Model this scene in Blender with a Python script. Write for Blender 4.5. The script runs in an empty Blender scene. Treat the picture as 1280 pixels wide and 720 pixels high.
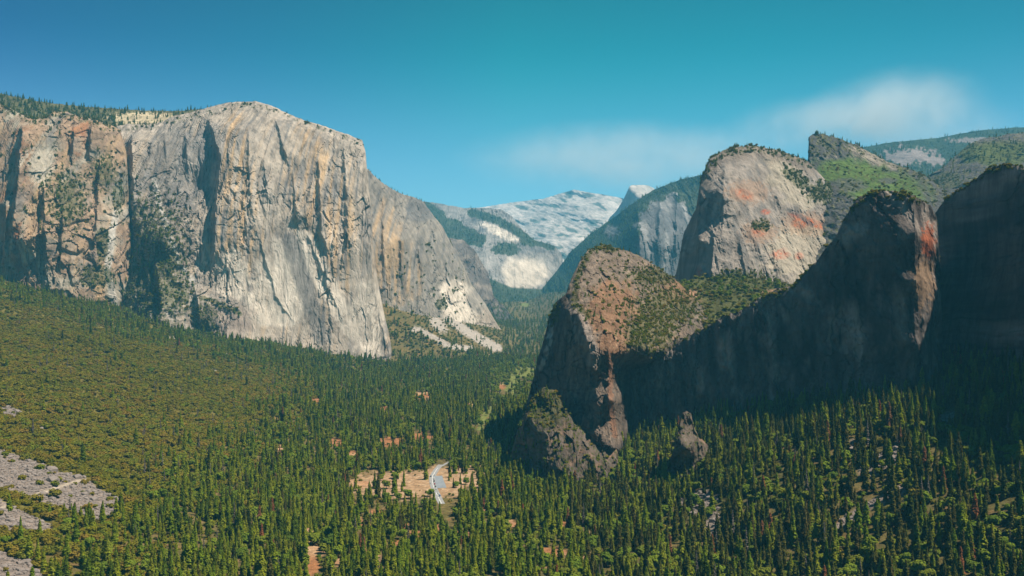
import bpy, math, random
import numpy as np
R = math.radians
rng = np.random.default_rng(7)
random.seed(7)
F = 1204.0; CX, CY = 640.0, 360.0; CAMZ = 300.0
SUN_AZ, SUN_EL = 97.0, 60.0          # azimuth to the right of the view direction
C = bpy.context.scene.collection

# ------------------------------------------------------------------ noise
_p = rng.permutation(256); _p = np.concatenate([_p, _p, _p])
_g = rng.normal(size=(256, 3)); _g /= np.linalg.norm(_g, axis=1)[:, None]
def perlin(x, y, z):
    x, y, z = np.broadcast_arrays(np.asarray(x, float), np.asarray(y, float), np.asarray(z, float))
    xi, yi, zi = np.floor(x), np.floor(y), np.floor(z)
    xf, yf, zf = x - xi, y - yi, z - zi
    xi = xi.astype(int) & 255; yi = yi.astype(int) & 255; zi = zi.astype(int) & 255
    u, v, w = [t * t * t * (t * (t * 6 - 15) + 10) for t in (xf, yf, zf)]
    def g(a, b, c):
        h = _p[_p[_p[(xi + a) & 255] + ((yi + b) & 255)] + ((zi + c) & 255)]
        gg = _g[h]
        return gg[..., 0] * (xf - a) + gg[..., 1] * (yf - b) + gg[..., 2] * (zf - c)
    x00 = g(0, 0, 0) * (1 - u) + g(1, 0, 0) * u; x10 = g(0, 1, 0) * (1 - u) + g(1, 1, 0) * u
    x01 = g(0, 0, 1) * (1 - u) + g(1, 0, 1) * u; x11 = g(0, 1, 1) * (1 - u) + g(1, 1, 1) * u
    return ((x00 * (1 - v) + x10 * v) * (1 - w) + (x01 * (1 - v) + x11 * v) * w) * 1.6
def fbm(x, y, z, o=4, s=0.5):
    r = 0; a = 1.0; t = 0
    for i in range(o):
        r = r + a * perlin(x * 2**i + 17.3 * i, y * 2**i + 5.1 * i, z * 2**i + 9.7 * i); t += a; a *= s
    return r / t
def ridged(x, y, z, o=4):
    r = 0; a = 1.0; t = 0
    for i in range(o):
        r = r + a * (1 - 2 * np.abs(perlin(x * 2**i + 7.7 * i, y * 2**i + 3.1 * i, z * 2**i + 1.7 * i))); t += a; a *= 0.5
    return r / t
def sst(a, b, x):
    t = np.clip((x - a) / (b - a), 0, 1); return t * t * (3 - 2 * t)
def hsh(i, s=0.0):
    v = np.sin(i * 127.1 + s * 311.7) * 43758.5453
    return v - np.floor(v)
def rbf(ctrl, px, py):
    c = np.array(ctrl, float); P = c[:, :2] / 100.0; n = len(c)
    def k(r): return r
    A = np.zeros((n + 3, n + 3)); d = np.linalg.norm(P[:, None] - P[None], axis=2)
    A[:n, :n] = k(d) + np.eye(n) * -0.002
    A[:n, n] = 1; A[:n, n + 1:] = P; A[n, :n] = 1; A[n + 1:, :n] = P.T
    w = np.linalg.solve(A, np.concatenate([c[:, 2], [0, 0, 0]]))
    q = np.stack([px.ravel(), py.ravel()], 1) / 100.0
    out = w[n] + q @ w[n + 1:]
    for i in range(n):
        out += w[i] * k(np.hypot(q[:, 0] - P[i, 0], q[:, 1] - P[i, 1]))
    return out.reshape(px.shape)
def inpoly(px, py, poly):
    r = np.zeros(px.shape, bool); n = len(poly)
    for i in range(n):
        x1, y1 = poly[i]; x2, y2 = poly[(i + 1) % n]
        if y1 == y2: continue
        c = ((y1 > py) != (y2 > py)) & (px < (x2 - x1) * (py - y1) / (y2 - y1) + x1)
        r ^= c
    return r
def blob(px, py, x, y, rx, ry, n=None, k=0.6, ang=0):
    dx = px - x; dy = py - y
    if ang:
        c, s = math.cos(R(ang)), math.sin(R(ang)); dx, dy = dx * c + dy * s, -dx * s + dy * c
    d = np.hypot(dx / rx, dy / ry)
    if n is not None: d = d + k * n
    return sst(1.15, 0.7, d)
def lineblob(px, py, pts, w, n=None, k=0.5):
    best = np.full(px.shape, 1e9)
    for (x1, y1), (x2, y2) in zip(pts[:-1], pts[1:]):
        L = (x2 - x1)**2 + (y2 - y1)**2
        t = np.clip(((px - x1) * (x2 - x1) + (py - y1) * (y2 - y1)) / L, 0, 1)
        best = np.minimum(best, np.hypot(px - x1 - t * (x2 - x1), py - y1 - t * (y2 - y1)))
    d = best / w
    if n is not None: d = d + k * n
    return sst(1.2, 0.7, d)
def mixc(a, b, t): return a * (1 - t[..., None]) + np.asarray(b, float) * t[..., None]

# ------------------------------------------------------------------ mesh linking and tags
def tag(o, label=None, cat=None, group=None, kind=None):
    if label: o['label'] = label
    if cat: o['category'] = cat
    if group: o['group'] = group
    if kind: o['kind'] = kind
    return o
def mesh_np(name, V, Q, mats, col=None, mi=None, smooth=False):
    me = bpy.data.meshes.new(name)
    V = np.asarray(V, np.float32); Q = np.asarray(Q, np.int32); k = Q.shape[1]
    me.vertices.add(len(V)); me.vertices.foreach_set('co', V.ravel())
    me.loops.add(Q.size); me.loops.foreach_set('vertex_index', Q.ravel())
    me.polygons.add(len(Q)); me.polygons.foreach_set('loop_start', np.arange(0, Q.size, k, dtype=np.int32))
    if mi is not None: me.polygons.foreach_set('material_index', np.asarray(mi, np.int32))
    me.polygons.foreach_set('use_smooth', np.full(len(Q), smooth))
    for m in (mats if isinstance(mats, (list, tuple)) else [mats]): me.materials.append(m)
    if col is not None:
        a = me.color_attributes.new('Col', 'FLOAT_COLOR', 'POINT')
        a.data.foreach_set('color', np.concatenate([np.clip(col, 0, 1), np.ones((len(col), 1))], 1).astype(np.float32).ravel())
    me.update(calc_edges=True); me.validate()
    return me
def link(name, me, parent=None):
    o = bpy.data.objects.new(name, me); C.objects.link(o)
    if parent: o.parent = parent
    return o
def gridq(nr, nc):
    i = np.arange((nr - 1) * (nc - 1)); r = i // (nc - 1); c = i % (nc - 1); a = r * nc + c
    return np.stack([a, a + nc, a + nc + 1, a + 1], 1)

# ------------------------------------------------------------------ materials
def newmat(name):
    m = bpy.data.materials.new(name); m.use_nodes = True
    nt = m.node_tree; b = nt.nodes['Principled BSDF']
    b.inputs['Specular IOR Level'].default_value = 0.0
    return m, nt, b
def N(nt, t, **kw):
    n = nt.nodes.new(t)
    for k, v in kw.items():
        if hasattr(n, k): setattr(n, k, v)
        else: n.inputs[k].default_value = v
    return n
def rock_mat(name, scale=1.0, bump=1.0, stretch=0.22, contrast=0.5, rough=0.9):
    m, nt, b = newmat(name); L = nt.links.new
    b.inputs['Roughness'].default_value = rough
    at = N(nt, 'ShaderNodeVertexColor', layer_name='Col')
    tc = N(nt, 'ShaderNodeTexCoord')
    mp = N(nt, 'ShaderNodeMapping'); mp.inputs['Scale'].default_value = (scale, scale, scale * stretch)
    L(tc.outputs['Object'], mp.inputs[0])
    n1 = N(nt, 'ShaderNodeTexNoise', Scale=0.03, Detail=9.0, Roughness=0.65, Distortion=0.4); L(mp.outputs[0], n1.inputs['Vector'])
    n2 = N(nt, 'ShaderNodeTexNoise', Scale=0.012 * scale, Detail=8.0, Roughness=0.7); L(tc.outputs['Object'], n2.inputs['Vector'])
    r1 = N(nt, 'ShaderNodeMapRange'); r1.inputs[1].default_value = 0.3; r1.inputs[2].default_value = 0.7
    r1.inputs[3].default_value = 1 - contrast; r1.inputs[4].default_value = 1 + contrast * 0.8
    L(n1.outputs[0], r1.inputs[0])
    r2 = N(nt, 'ShaderNodeMapRange'); r2.inputs[1].default_value = 0.3; r2.inputs[2].default_value = 0.7
    r2.inputs[3].default_value = 0.78; r2.inputs[4].default_value = 1.2
    L(n2.outputs[0], r2.inputs[0])
    mu = N(nt, 'ShaderNodeMath', operation='MULTIPLY'); L(r1.outputs[0], mu.inputs[0]); L(r2.outputs[0], mu.inputs[1])
    vm = N(nt, 'ShaderNodeVectorMath', operation='SCALE'); L(at.outputs[0], vm.inputs[0]); L(mu.outputs[0], vm.inputs['Scale'])
    L(vm.outputs[0], b.inputs['Base Color'])
    n3 = N(nt, 'ShaderNodeTexNoise', Scale=0.06, Detail=10.0, Roughness=0.72, Distortion=0.6); L(mp.outputs[0], n3.inputs['Vector'])
    bp = N(nt, 'ShaderNodeBump', Strength=0.9, Distance=9.0 * bump); L(n3.outputs[0], bp.inputs['Height'])
    L(bp.outputs[0], b.inputs['Normal'])
    return m
M_cap = rock_mat('granite_pale', 1.0, 1.0, 0.16, 0.38)
M_dark = rock_mat('granite_weathered', 1.6, 0.8, 0.3, 0.5)
M_far = rock_mat('granite_distant', 0.35, 2.5, 0.4, 0.4)
M_ground = rock_mat('forest_floor', 5.0, 0.15, 1.0, 0.5)

def leaf_mat(name, cols, rough=0.8, big=0.004):
    m, nt, b = newmat(name); L = nt.links.new
    b.inputs['Roughness'].default_value = rough
    oi = N(nt, 'ShaderNodeObjectInfo'); cr = N(nt, 'ShaderNodeValToRGB')
    el = cr.color_ramp.elements
    el[0].color = (*cols[0], 1); el[1].color = (*cols[-1], 1)
    for i, c in enumerate(cols[1:-1]):
        e = el.new((i + 1) / (len(cols) - 1)); e.color = (*c, 1)
    nz = N(nt, 'ShaderNodeTexNoise', Scale=big, Detail=3.0); L(oi.outputs['Location'], nz.inputs['Vector'])
    ad = N(nt, 'ShaderNodeMath', operation='MULTIPLY_ADD'); L(nz.outputs[0], ad.inputs[0]); ad.inputs[1].default_value = 1.8
    mu = N(nt, 'ShaderNodeMath', operation='MULTIPLY_ADD'); L(oi.outputs['Random'], mu.inputs[0]); mu.inputs[1].default_value = 0.75; mu.inputs[2].default_value = -0.78
    L(mu.outputs[0], ad.inputs[2]); L(ad.outputs[0], cr.inputs[0])
    tc = N(nt, 'ShaderNodeTexCoord'); n2 = N(nt, 'ShaderNodeTexNoise', Scale=0.5, Detail=4.0); L(tc.outputs['Object'], n2.inputs['Vector'])
    r2 = N(nt, 'ShaderNodeMapRange'); r2.inputs[1].default_value = 0.3; r2.inputs[2].default_value = 0.7; r2.inputs[3].default_value = 0.6; r2.inputs[4].default_value = 1.4
    L(n2.outputs[0], r2.inputs[0])
    vm = N(nt, 'ShaderNodeVectorMath', operation='SCALE'); L(cr.outputs[0], vm.inputs[0]); L(r2.outputs[0], vm.inputs['Scale'])
    L(vm.outputs[0], b.inputs['Base Color'])
    return m
M_con = leaf_mat('conifer_needles', [(0.065, 0.095, 0.009), (0.125, 0.170, 0.011), (0.200, 0.220, 0.014), (0.150, 0.160, 0.014), (0.130, 0.185, 0.011), (0.080, 0.115, 0.010)])
M_rust = leaf_mat('dead_needles', [(0.14, 0.065, 0.028), (0.24, 0.085, 0.032), (0.16, 0.10, 0.05)])
M_snag = leaf_mat('bare_twigs', [(0.10, 0.085, 0.07), (0.18, 0.15, 0.12)])
M_oak = leaf_mat('oak_leaves', [(0.085, 0.084, 0.009), (0.125, 0.120, 0.010), (0.160, 0.125, 0.014), (0.105, 0.125, 0.012), (0.175, 0.115, 0.020), (0.11, 0.115, 0.010)])
M_broad = leaf_mat('broad_leaves', [(0.070, 0.110, 0.012), (0.125, 0.170, 0.015), (0.140, 0.150, 0.016), (0.095, 0.135, 0.015)])
M_scrub = leaf_mat('scrub_leaves', [(0.06, 0.082, 0.014), (0.105, 0.115, 0.018), (0.15, 0.125, 0.024)])
M_bark, _nt, _b = newmat('bark'); _b.inputs['Base Color'].default_value = (0.10, 0.065, 0.04, 1); _b.inputs['Roughness'].default_value = 0.95
_w = N(_nt, 'ShaderNodeTexWave', Scale=3.0, Distortion=6.0); _cr = N(_nt, 'ShaderNodeValToRGB')
_cr.color_ramp.elements[0].color = (0.05, 0.035, 0.025, 1); _cr.color_ramp.elements[1].color = (0.16, 0.10, 0.065, 1)
_nt.links.new(_w.outputs[0], _cr.inputs[0]); _nt.links.new(_cr.outputs[0], _b.inputs['Base Color'])
def plain(name, c, rough=0.6, var=0.15, sc=0.5, metal=0.0, spec=0.3):
    m, nt, b = newmat(name); L = nt.links.new
    b.inputs['Roughness'].default_value = rough; b.inputs['Metallic'].default_value = metal; b.inputs['Specular IOR Level'].default_value = spec
    tc = N(nt, 'ShaderNodeTexCoord'); nz = N(nt, 'ShaderNodeTexNoise', Scale=sc, Detail=6.0); L(tc.outputs['Object'], nz.inputs['Vector'])
    cr = N(nt, 'ShaderNodeValToRGB'); cr.color_ramp.elements[0].position = 0.3; cr.color_ramp.elements[1].position = 0.7
    cr.color_ramp.elements[0].color = (*[v * (1 - var) for v in c], 1); cr.color_ramp.elements[1].color = (*[min(1, v * (1 + var)) for v in c], 1)
    L(nz.outputs[0], cr.inputs[0]); L(cr.outputs[0], b.inputs['Base Color'])
    return m

# ------------------------------------------------------------------ terrain height (metres), used by ground and trees
def seg_dist(x, y, pts):
    best = np.full(np.shape(x), 1e9); sgn = np.zeros(np.shape(x))
    for (x1, y1), (x2, y2) in zip(pts[:-1], pts[1:]):
        L = (x2 - x1)**2 + (y2 - y1)**2
        t = np.clip(((x - x1) * (x2 - x1) + (y - y1) * (y2 - y1)) / L, 0, 1)
        d = np.hypot(x - x1 - t * (x2 - x1), y - y1 - t * (y2 - y1))
        cr = (x2 - x1) * (y - y1) - (y2 - y1) * (x - x1)
        m = d < best; best = np.where(m, d, best); sgn = np.where(m, np.sign(cr), sgn)
    return best * sgn
def spos(v, k=25.0): return 0.5 * (v + np.sqrt(v * v + k * k)) - 0.5 * k * np.exp(-np.abs(v) / (2 * k))
def G(x, y):
    x = np.asarray(x, float); y = np.asarray(y, float)
    x0 = -230 - 0.065 * y
    d = spos(x0 - x, 60.0)
    und = fbm(x / 420, y / 420, 0.3, 4)
    left = np.minimum(0.15 * d + 0.000077 * d * d, 430) * sst(4900, 4200, y) * (1 + 0.22 * und)
    d2 = spos(seg_dist(x, y, [(-560, 3780), (-480, 3850), (-150, 4000), (0, 4700), (40, 5400), (60, 7000)]), 30.0)
    d2 = np.where(y < 3800, 0, d2)
    t2 = np.minimum(0.46 * d2, 420) * sst(3760, 3900, y) * sst(6200, 5400, y)
    pr = 0.317 * x + 0.175 * np.minimum(y, 1250) - 256 + 8 * und
    right = np.minimum(spos(pr, 20.0) * sst(0, 330, x), 190)
    fl = 0.046 * spos(y - 4700, 300.0)
    base = np.maximum(np.maximum(left, t2), right) + fl
    return base + 2.2 * fbm(x / 60, y / 60, 2.2, 3) + 3.5 * und
def proj(x, y, z): return CX + F * x / y, CY + F * (CAMZ - z) / y

# ------------------------------------------------------------------ reliefs (cliffs, domes, ridges)
ZB = np.full((370, 740), 1e9)         # 2-px depth raster of the cliffs, used to leave out trees nobody can see
SC = []                               # scatter points: x, y, z, scale, kind
def scatter(P, kinds, scl, probs=None):
    k = rng.choice(kinds, len(P), p=probs)
    s = rng.uniform(scl[0], scl[1], len(P))
    SC.append(np.column_stack([P, s, k]))
def cellsaw(s, t, sharp=1.0, seed=0.0):
    """sawtooth ribs along s, wandering with t: sharp drop on the side turned away from +x"""
    i = np.floor(s); f = s - i
    j = np.floor(t + 7 * hsh(i, seed + 1.0))
    a = 0.15 + 0.85 * hsh(i, seed + j * 0.13)
    edge = sst(0, 0.12, f)
    return a * edge * (1 - f)**sharp
def blocks(U, W, sd=0.0, tilt=1.0):
    """angular blocks: every cell of an irregular mosaic is its own tilted plane"""
    iu = np.floor(U); iw = np.floor(W); best = np.full(U.shape, 1e9); val = np.zeros(U.shape)
    for a in (-1, 0, 1):
        for b in (-1, 0, 1):
            cu = iu + a; cw = iw + b; h = cu * 1.0 + cw * 57.0
            du = cu + hsh(h, sd + 1) - U; dw = cw + hsh(h, sd + 2) - W; d = du * du + dw * dw
            v = hsh(h, sd + 3) - .5 + tilt * ((hsh(h, sd + 4) - .62) * du * 1.2 + (hsh(h, sd + 5) - .35) * dw * .7)
            m = d < best; best = np.where(m, d, best); val = np.where(m, v, val)
    return val
def flutes(X, Z, Y, w, seed=0.0, warp=1.0):
    wv = warp * (1.6 * fbm(X / (6 * w), Z / (7 * w), seed, 3) + 0.35 * fbm(X / (1.5 * w), Z / (2.5 * w), seed + 3, 3))
    band = perlin(X / (3 * w), Z / (5 * w), seed + 9)
    return cellsaw(X / w + wv + 40, Z / (3.2 * w) + 0.5 * wv + 0.35 * perlin(X / (.4 * w), Z / w, seed), 1.0, seed) * w * (0.55 + 0.6 * band)
def relief(name, label, cat, top, bot, ctrl, step=1.2, jag=1.0, jagw=9.0, disp=None, color=None, mat=None,
           rim=0.0, rimw=6.0, back=0.15, ribs=(), veg=None, vegn=0, vegk=(7,), vegs=(0.6, 1.1), rimtrees=0, rimk=(0, 1, 2), rims=(0.5, 1.0), smooth=False, sink=0.0):
    tx = np.array([p[0] for p in top], float); ty = np.array([p[1] for p in top], float)
    # columns: denser where the outline is steep
    L = np.concatenate([[0], np.cumsum(np.maximum(np.abs(np.diff(tx)) / step, np.abs(np.diff(ty)) / (step * 2.5)))])
    nc = int(L[-1]) + 2; px1 = np.interp(np.linspace(0, L[-1], nc), L, tx)
    seed = (abs(hash_name(name + label)) % 97) * 1.37
    yt = np.interp(px1, tx, ty)
    yt = yt + jag * (fbm(px1 / jagw, seed, 0.5, 3) * 1.6 + 0.5 * (hsh(np.floor(px1 / 2.5), seed) - 0.5))
    yb = np.interp(px1, [p[0] for p in bot], [p[1] for p in bot])
    nr = int(np.max(yb - yt) / step) + 2
    t = np.linspace(0, 1, nr)[:, None]
    py = yt[None] + (yb - yt)[None] * t; px = np.broadcast_to(px1[None], py.shape).copy()
    px += 0.0
    D = rbf(ctrl, px, py)
    if rim: D = D + rim * np.exp(-(py - yt[None]) / rimw)
    for (pl, amp, wl, wr) in ribs:
        ys = np.array([p[1] for p in pl], float); xs = np.array([p[0] for p in pl], float)
        xe = np.interp(py, ys, xs) + 2.2 * fbm(py / 14, xs[0], 0.2, 3) * 1.5
        u = px - xe
        pr = np.where(u >= 0, np.exp(-u / wr), np.exp(np.minimum(u, 0) / wl))
        hh = (ys[-1] - ys[0]) * .4; fade = sst(ys[0] - 8, ys[0] + 8, py) * sst(ys[-1] + 8, ys[-1] - hh, py)
        D = D - amp * pr * fade
    X = (px - CX) / F * D; Z = CAMZ - (py - CY) / F * D
    if disp is not None:
        dd = disp(X, Z, D, px, py)
        D = D - dd
    X = (px - CX) / F * D; Z = CAMZ - (py - CY) / F * D - sink
    nv = fbm(px / 13, py / 13, seed, 4); nv2 = fbm(px / 4, py / 4, seed + 5, 3)
    col = color(X, Z, D, px, py, nv, nv2)
    cs_ = np.median(D) / 3000.0 * 26
    ck = (sst(.66, .9, ridged(X / cs_, Z / (cs_ * 3.4), seed + 40, 3)) * .42 + sst(.60, .85, ridged(X / (cs_ * .45), Z / (cs_ * 1.3), seed + 44, 2)) * .18) * sst(-.3, .3, fbm(X / (cs_ * 5), Z / (cs_ * 6), seed + 48, 2))
    col = col * (1 + .30 * fbm(X / (cs_ * 7), Z / (cs_ * 9), seed + 52, 4))[..., None]
    col = col * (1 - ck[..., None])
    vm = None
    if veg is not None:
        vm = np.clip(veg(px, py, nv, nv2), 0, 1)
        col = mixc(col, (0.040, 0.052, 0.020) if D.mean() > 5500 else (0.085, 0.085, 0.030), sst(0.35, 0.65, vm) * (0.9 if D.mean() > 5500 else 0.7))
    # z raster
    ix = np.clip(((px + 100) / 2).astype(int), 0, 739); iy = np.clip(((py + 10) / 2).astype(int), 0, 369)
    np.minimum.at(ZB, (iy.ravel(), ix.ravel()), D.ravel())
    # back side
    rows = [np.stack([X, D, Z], 2)]; cols = [col]
    x0, d0, z0 = X[0], D[0], Z[0]
    hd = np.hypot(x0, d0); ux, uy = x0 / hd, d0 / hd
    s = np.maximum(back, (CAMZ - z0) / hd + 0.35)
    wdt = np.clip((d0 * 0.14), 60, 1500)
    for k in (0.05, 0.15, 0.35, 0.6, 1.0):
        dd = wdt * k
        nn = 0.15 * dd * fbm(x0 / 60, dd / 60, seed, 3)
        rows.append(np.stack([x0 + ux * dd, d0 + uy * dd, z0 - s * dd - np.abs(nn)], 1)[None]); cols.append(col[:1])
    dd = wdt * 1.25
    rows.append(np.stack([x0 + ux * dd, d0 + uy * dd, np.minimum(z0 - 50, -40 + 0 * z0)], 1)[None]); cols.append(col[:1])
    V = np.concatenate([rows[0]] , 0)
    V = np.concatenate([np.concatenate(rows[:0:-1], 0), rows[0]], 0); CO = np.concatenate([np.concatenate(cols[:0:-1], 0), cols[0]], 0)
    me = mesh_np(name, V.reshape(-1, 3), gridq(V.shape[0], nc), mat, CO.reshape(-1, 3), smooth=smooth)
    o = link(name, me); tag(o, label, cat, kind='structure')
    # scattered shrubs
    if vm is not None and vegn:
        w = np.where(vm > 0.12, vm, 0) * (sst(-.30, .30, fbm(px / 5, py / 5, seed + 8, 3)) + .04); w[:, 0] = 0; w[:, -1] = 0; w *= (px > -60) & (px < 1340)
        # area weight so that oblique ground gets its share
        area = np.abs(np.gradient(D, axis=0)) + 3.0
        w = (w * np.minimum(area, 40)).ravel(); w /= w.sum()
        idx = rng.choice(len(w), vegn, p=w)
        P = np.stack([X, D, Z], 2).reshape(-1, 3)[idx]
        P = P + rng.normal(0, 1, (vegn, 3)) * np.array([1, 1, 0.0]) * (P[:, 1:2] / F * 0.6); P[:, 2] -= 1.0
        kk = rng.choice(list(vegk), vegn); ss = vegs[0] * .7 + (vegs[1] - vegs[0] * .7) * rng.uniform(0, 1, vegn) ** 2.0
        SC.append(np.column_stack([P, ss, kk]))
    if rimtrees:
        c = rng.integers(0, nc, rimtrees); kx = rng.uniform(0, 0.15, rimtrees) * wdt[c] * 0.5
        P = np.column_stack([x0[c] + ux[c] * kx, d0[c] + uy[c] * kx, z0[c] - s[c] * kx - 1.5])
        ok = (px1[c] > -60) & (px1[c] < 1340)
        scatter(P[ok], list(rimk), rims)
    return o
def hash_name(s):
    h = 5381
    for ch in s: h = (h * 33 + ord(ch)) & 0x7fffffff
    return h

PALE = np.array((0.43, 0.355, 0.285)); TAN = np.array((0.45, 0.30, 0.165)); GREY = np.array((0.235, 0.205, 0.185)); DARKR = np.array((0.13, 0.125, 0.125)); ORG = np.array((0.32, 0.15, 0.075)); WHITE = np.array((0.64, 0.55, 0.455)); RUST = np.array((0.52, 0.15, 0.05))
def C3(c, px): return np.ones(px.shape + (3,)) * np.asarray(c)

def wallD(X, Z, Y, amp=1.0, base=90.0, sd=0.0):
    wx = base * .22 * fbm(X / (base * .7), Z / base, sd + 31, 3); wz = base * .3 * fbm(X / base, Z / base, sd + 35, 3)
    d = 0.24 * flutes(X, Z, Y, base, sd, .6) + 0.26 * flutes(X, Z, Y, base * 0.42, sd + 2, .7) + 0.28 * flutes(X, Z, Y, base * 0.18, sd + 4, 0.8)
    d = d + base * 0.26 * fbm(X / (base * 1.5), Z / (base * 2.2), sd, 5, .5)
    zone = .35 + .9 * sst(-.25, .35, fbm(X / (base * 2.6), Z / (base * 3.2), sd + 27, 2))
    d = d + zone * base * (.20 * blocks((X + wx) / (base * .95), (Z + wz) / (base * 3.6), sd) + .15 * blocks((X + wx) / (base * .38), (Z + wz) / (base * 1.5), sd + 3) + .09 * blocks((X + wx) / (base * .15), (Z + wz) / (base * .36), sd + 6))
    d = d + zone * base * 0.05 * ridged(X / (base * .42), Z / (base * .8), sd + 7, 5) - base * .13 * zone * sst(.78, .93, ridged(X / (base * .6), Z / (base * 2.2), sd + 17, 2))
    return d * amp

# --- forested upland behind the rim, left
relief('mountain', 'forested plateau rising behind the tan cliff at far left', 'mountain',
       [(-140, 98), (0, 117), (50, 127), (100, 133), (175, 138), (215, 139), (262, 136), (290, 134)], [(-140, 175), (290, 175)],
       [(-140, 110, 4600), (0, 118, 4600), (100, 134, 4650), (210, 139, 4750), (280, 137, 4750), (-140, 170, 3700), (0, 160, 3750), (100, 165, 3950), (200, 165, 4300), (280, 165, 4400)],
       mat=M_cap, jag=0.6,
       disp=lambda X, Z, D, px, py: 40 * fbm(X / 200, Z / 60, 3, 4),
       color=lambda X, Z, D, px, py, nv, nv2: mixc(C3((0.16, 0.13, 0.08), px), (0.42, 0.34, 0.22), blob(px, py, 180, 148, 45, 10, nv2, 0.5)),
       veg=lambda px, py, nv, nv2: 1 - 0.85 * blob(px, py, 182, 149, 42, 9, nv2, 1.2), vegn=3800, vegk=(0, 1, 2, 3, 7), vegs=(0.45, 0.95))

# --- west cliff
def col_west(X, Z, D, px, py, nv, nv2):
    st = fbm(X / 28, Z / 260, 4.0, 4); st2 = fbm(X / 60, Z / 120, 9.0, 4)
    c = C3((0.31, 0.21, 0.14), px)
    c = mixc(c, (0.35, 0.30, 0.235), sst(-0.05, 0.3, st2))
    c = mixc(c, TAN * 0.92, sst(0.0, 0.35, st) * 0.8)
    o = sst(-0.1, 0.35, st + nv * 0.7) * (lineblob(px, py, [(30, 170), (15, 250), (18, 330)], 16, nv, 0.8) + blob(px, py, 98, 175, 12, 45, nv2, 0.6) + blob(px, py, 108, 165, 7, 18, nv2, 0.5))
    c = mixc(c, ORG, np.clip(o, 0, 1) * 0.9)
    c = mixc(c, (0.40, 0.365, 0.30), blob(px, py, 52, 205, 18, 30, nv2, 0.6) * 0.7)
    c = mixc(c, GREY * 0.8, sst(0.12, 0.4, fbm(X / 40, Z / 180, 21.0, 4)) * 0.7)
    c = mixc(c, (0.44, 0.40, 0.35), np.clip(lineblob(px, py, [(150, 232), (147, 262), (141, 285), (137, 315), (134, 340), (140, 365), (148, 395)], 4.5, nv2, 0.6), 0, 1) * 0.9)
    return c
def veg_west(px, py, nv, nv2):
    v = blob(px, py, 128, 305, 9, 22, nv, 0.5) + blob(px, py, 85, 250, 26, 34, nv2, 1.9) * 0.9 + blob(px, py, 122, 345, 22, 16, nv2, 0.8) + blob(px, py, 148, 245, 8, 22, nv2, 0.9)
    v = v + blob(px, py, 130, 215, 18, 22, nv2, 1.8) * 0.9 + sst(14, 0, py - np.interp(px, [0, 25, 40, 60, 66, 85, 140], [134, 143, 150, 147, 140, 142, 156])) * (nv2 > 0.0) * 0.8
    return v + (sst(0.34, 0.42, nv2 + 0.6 * nv))
relief('cliff', 'tan and orange granite cliff under the forested plateau at far left', 'cliff',
       [(-140, 122), (0, 130), (25, 141), (40, 149), (58, 147), (66, 139), (85, 141), (100, 146), (120, 150), (138, 156), (150, 161), (158, 190), (162, 260), (164, 330)],
       [(-140, 420), (164, 470)],
       [(-140, 130, 3450), (-140, 400, 3150), (0, 135, 3520), (60, 145, 3500), (100, 150, 3600), (150, 165, 3750), (0, 360, 3230), (30, 300, 3230), (80, 360, 3300), (120, 360, 3420), (155, 380, 3560), (155, 250, 3700), (50, 240, 3330), (8, 300, 3300), (100, 260, 3450)],
       mat=M_cap, jag=1.3, disp=lambda X, Z, D, px, py: wallD(X, Z, D, 1.1, 80, 3.0), color=col_west, rim=60, rimw=5,
       ribs=[([(28, 160), (22, 230), (10, 340)], 70, 3, 30), ([(115, 158), (112, 200)], 45, 2, 14), ([(93, 160), (90, 200)], 30, 2, 12), ([(55, 230), (60, 350)], 30, 3, 18), ([(125, 200), (118, 330)], 35, 3, 18), ([(8, 250), (5, 350)], 60, 3, 9), ([(80, 260), (75, 345)], 25, 2, 12)],
       veg=veg_west, vegn=2000, vegk=(7, 8, 3), vegs=(0.35, 0.95), rimtrees=240, rims=(0.3, 0.7))

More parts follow.
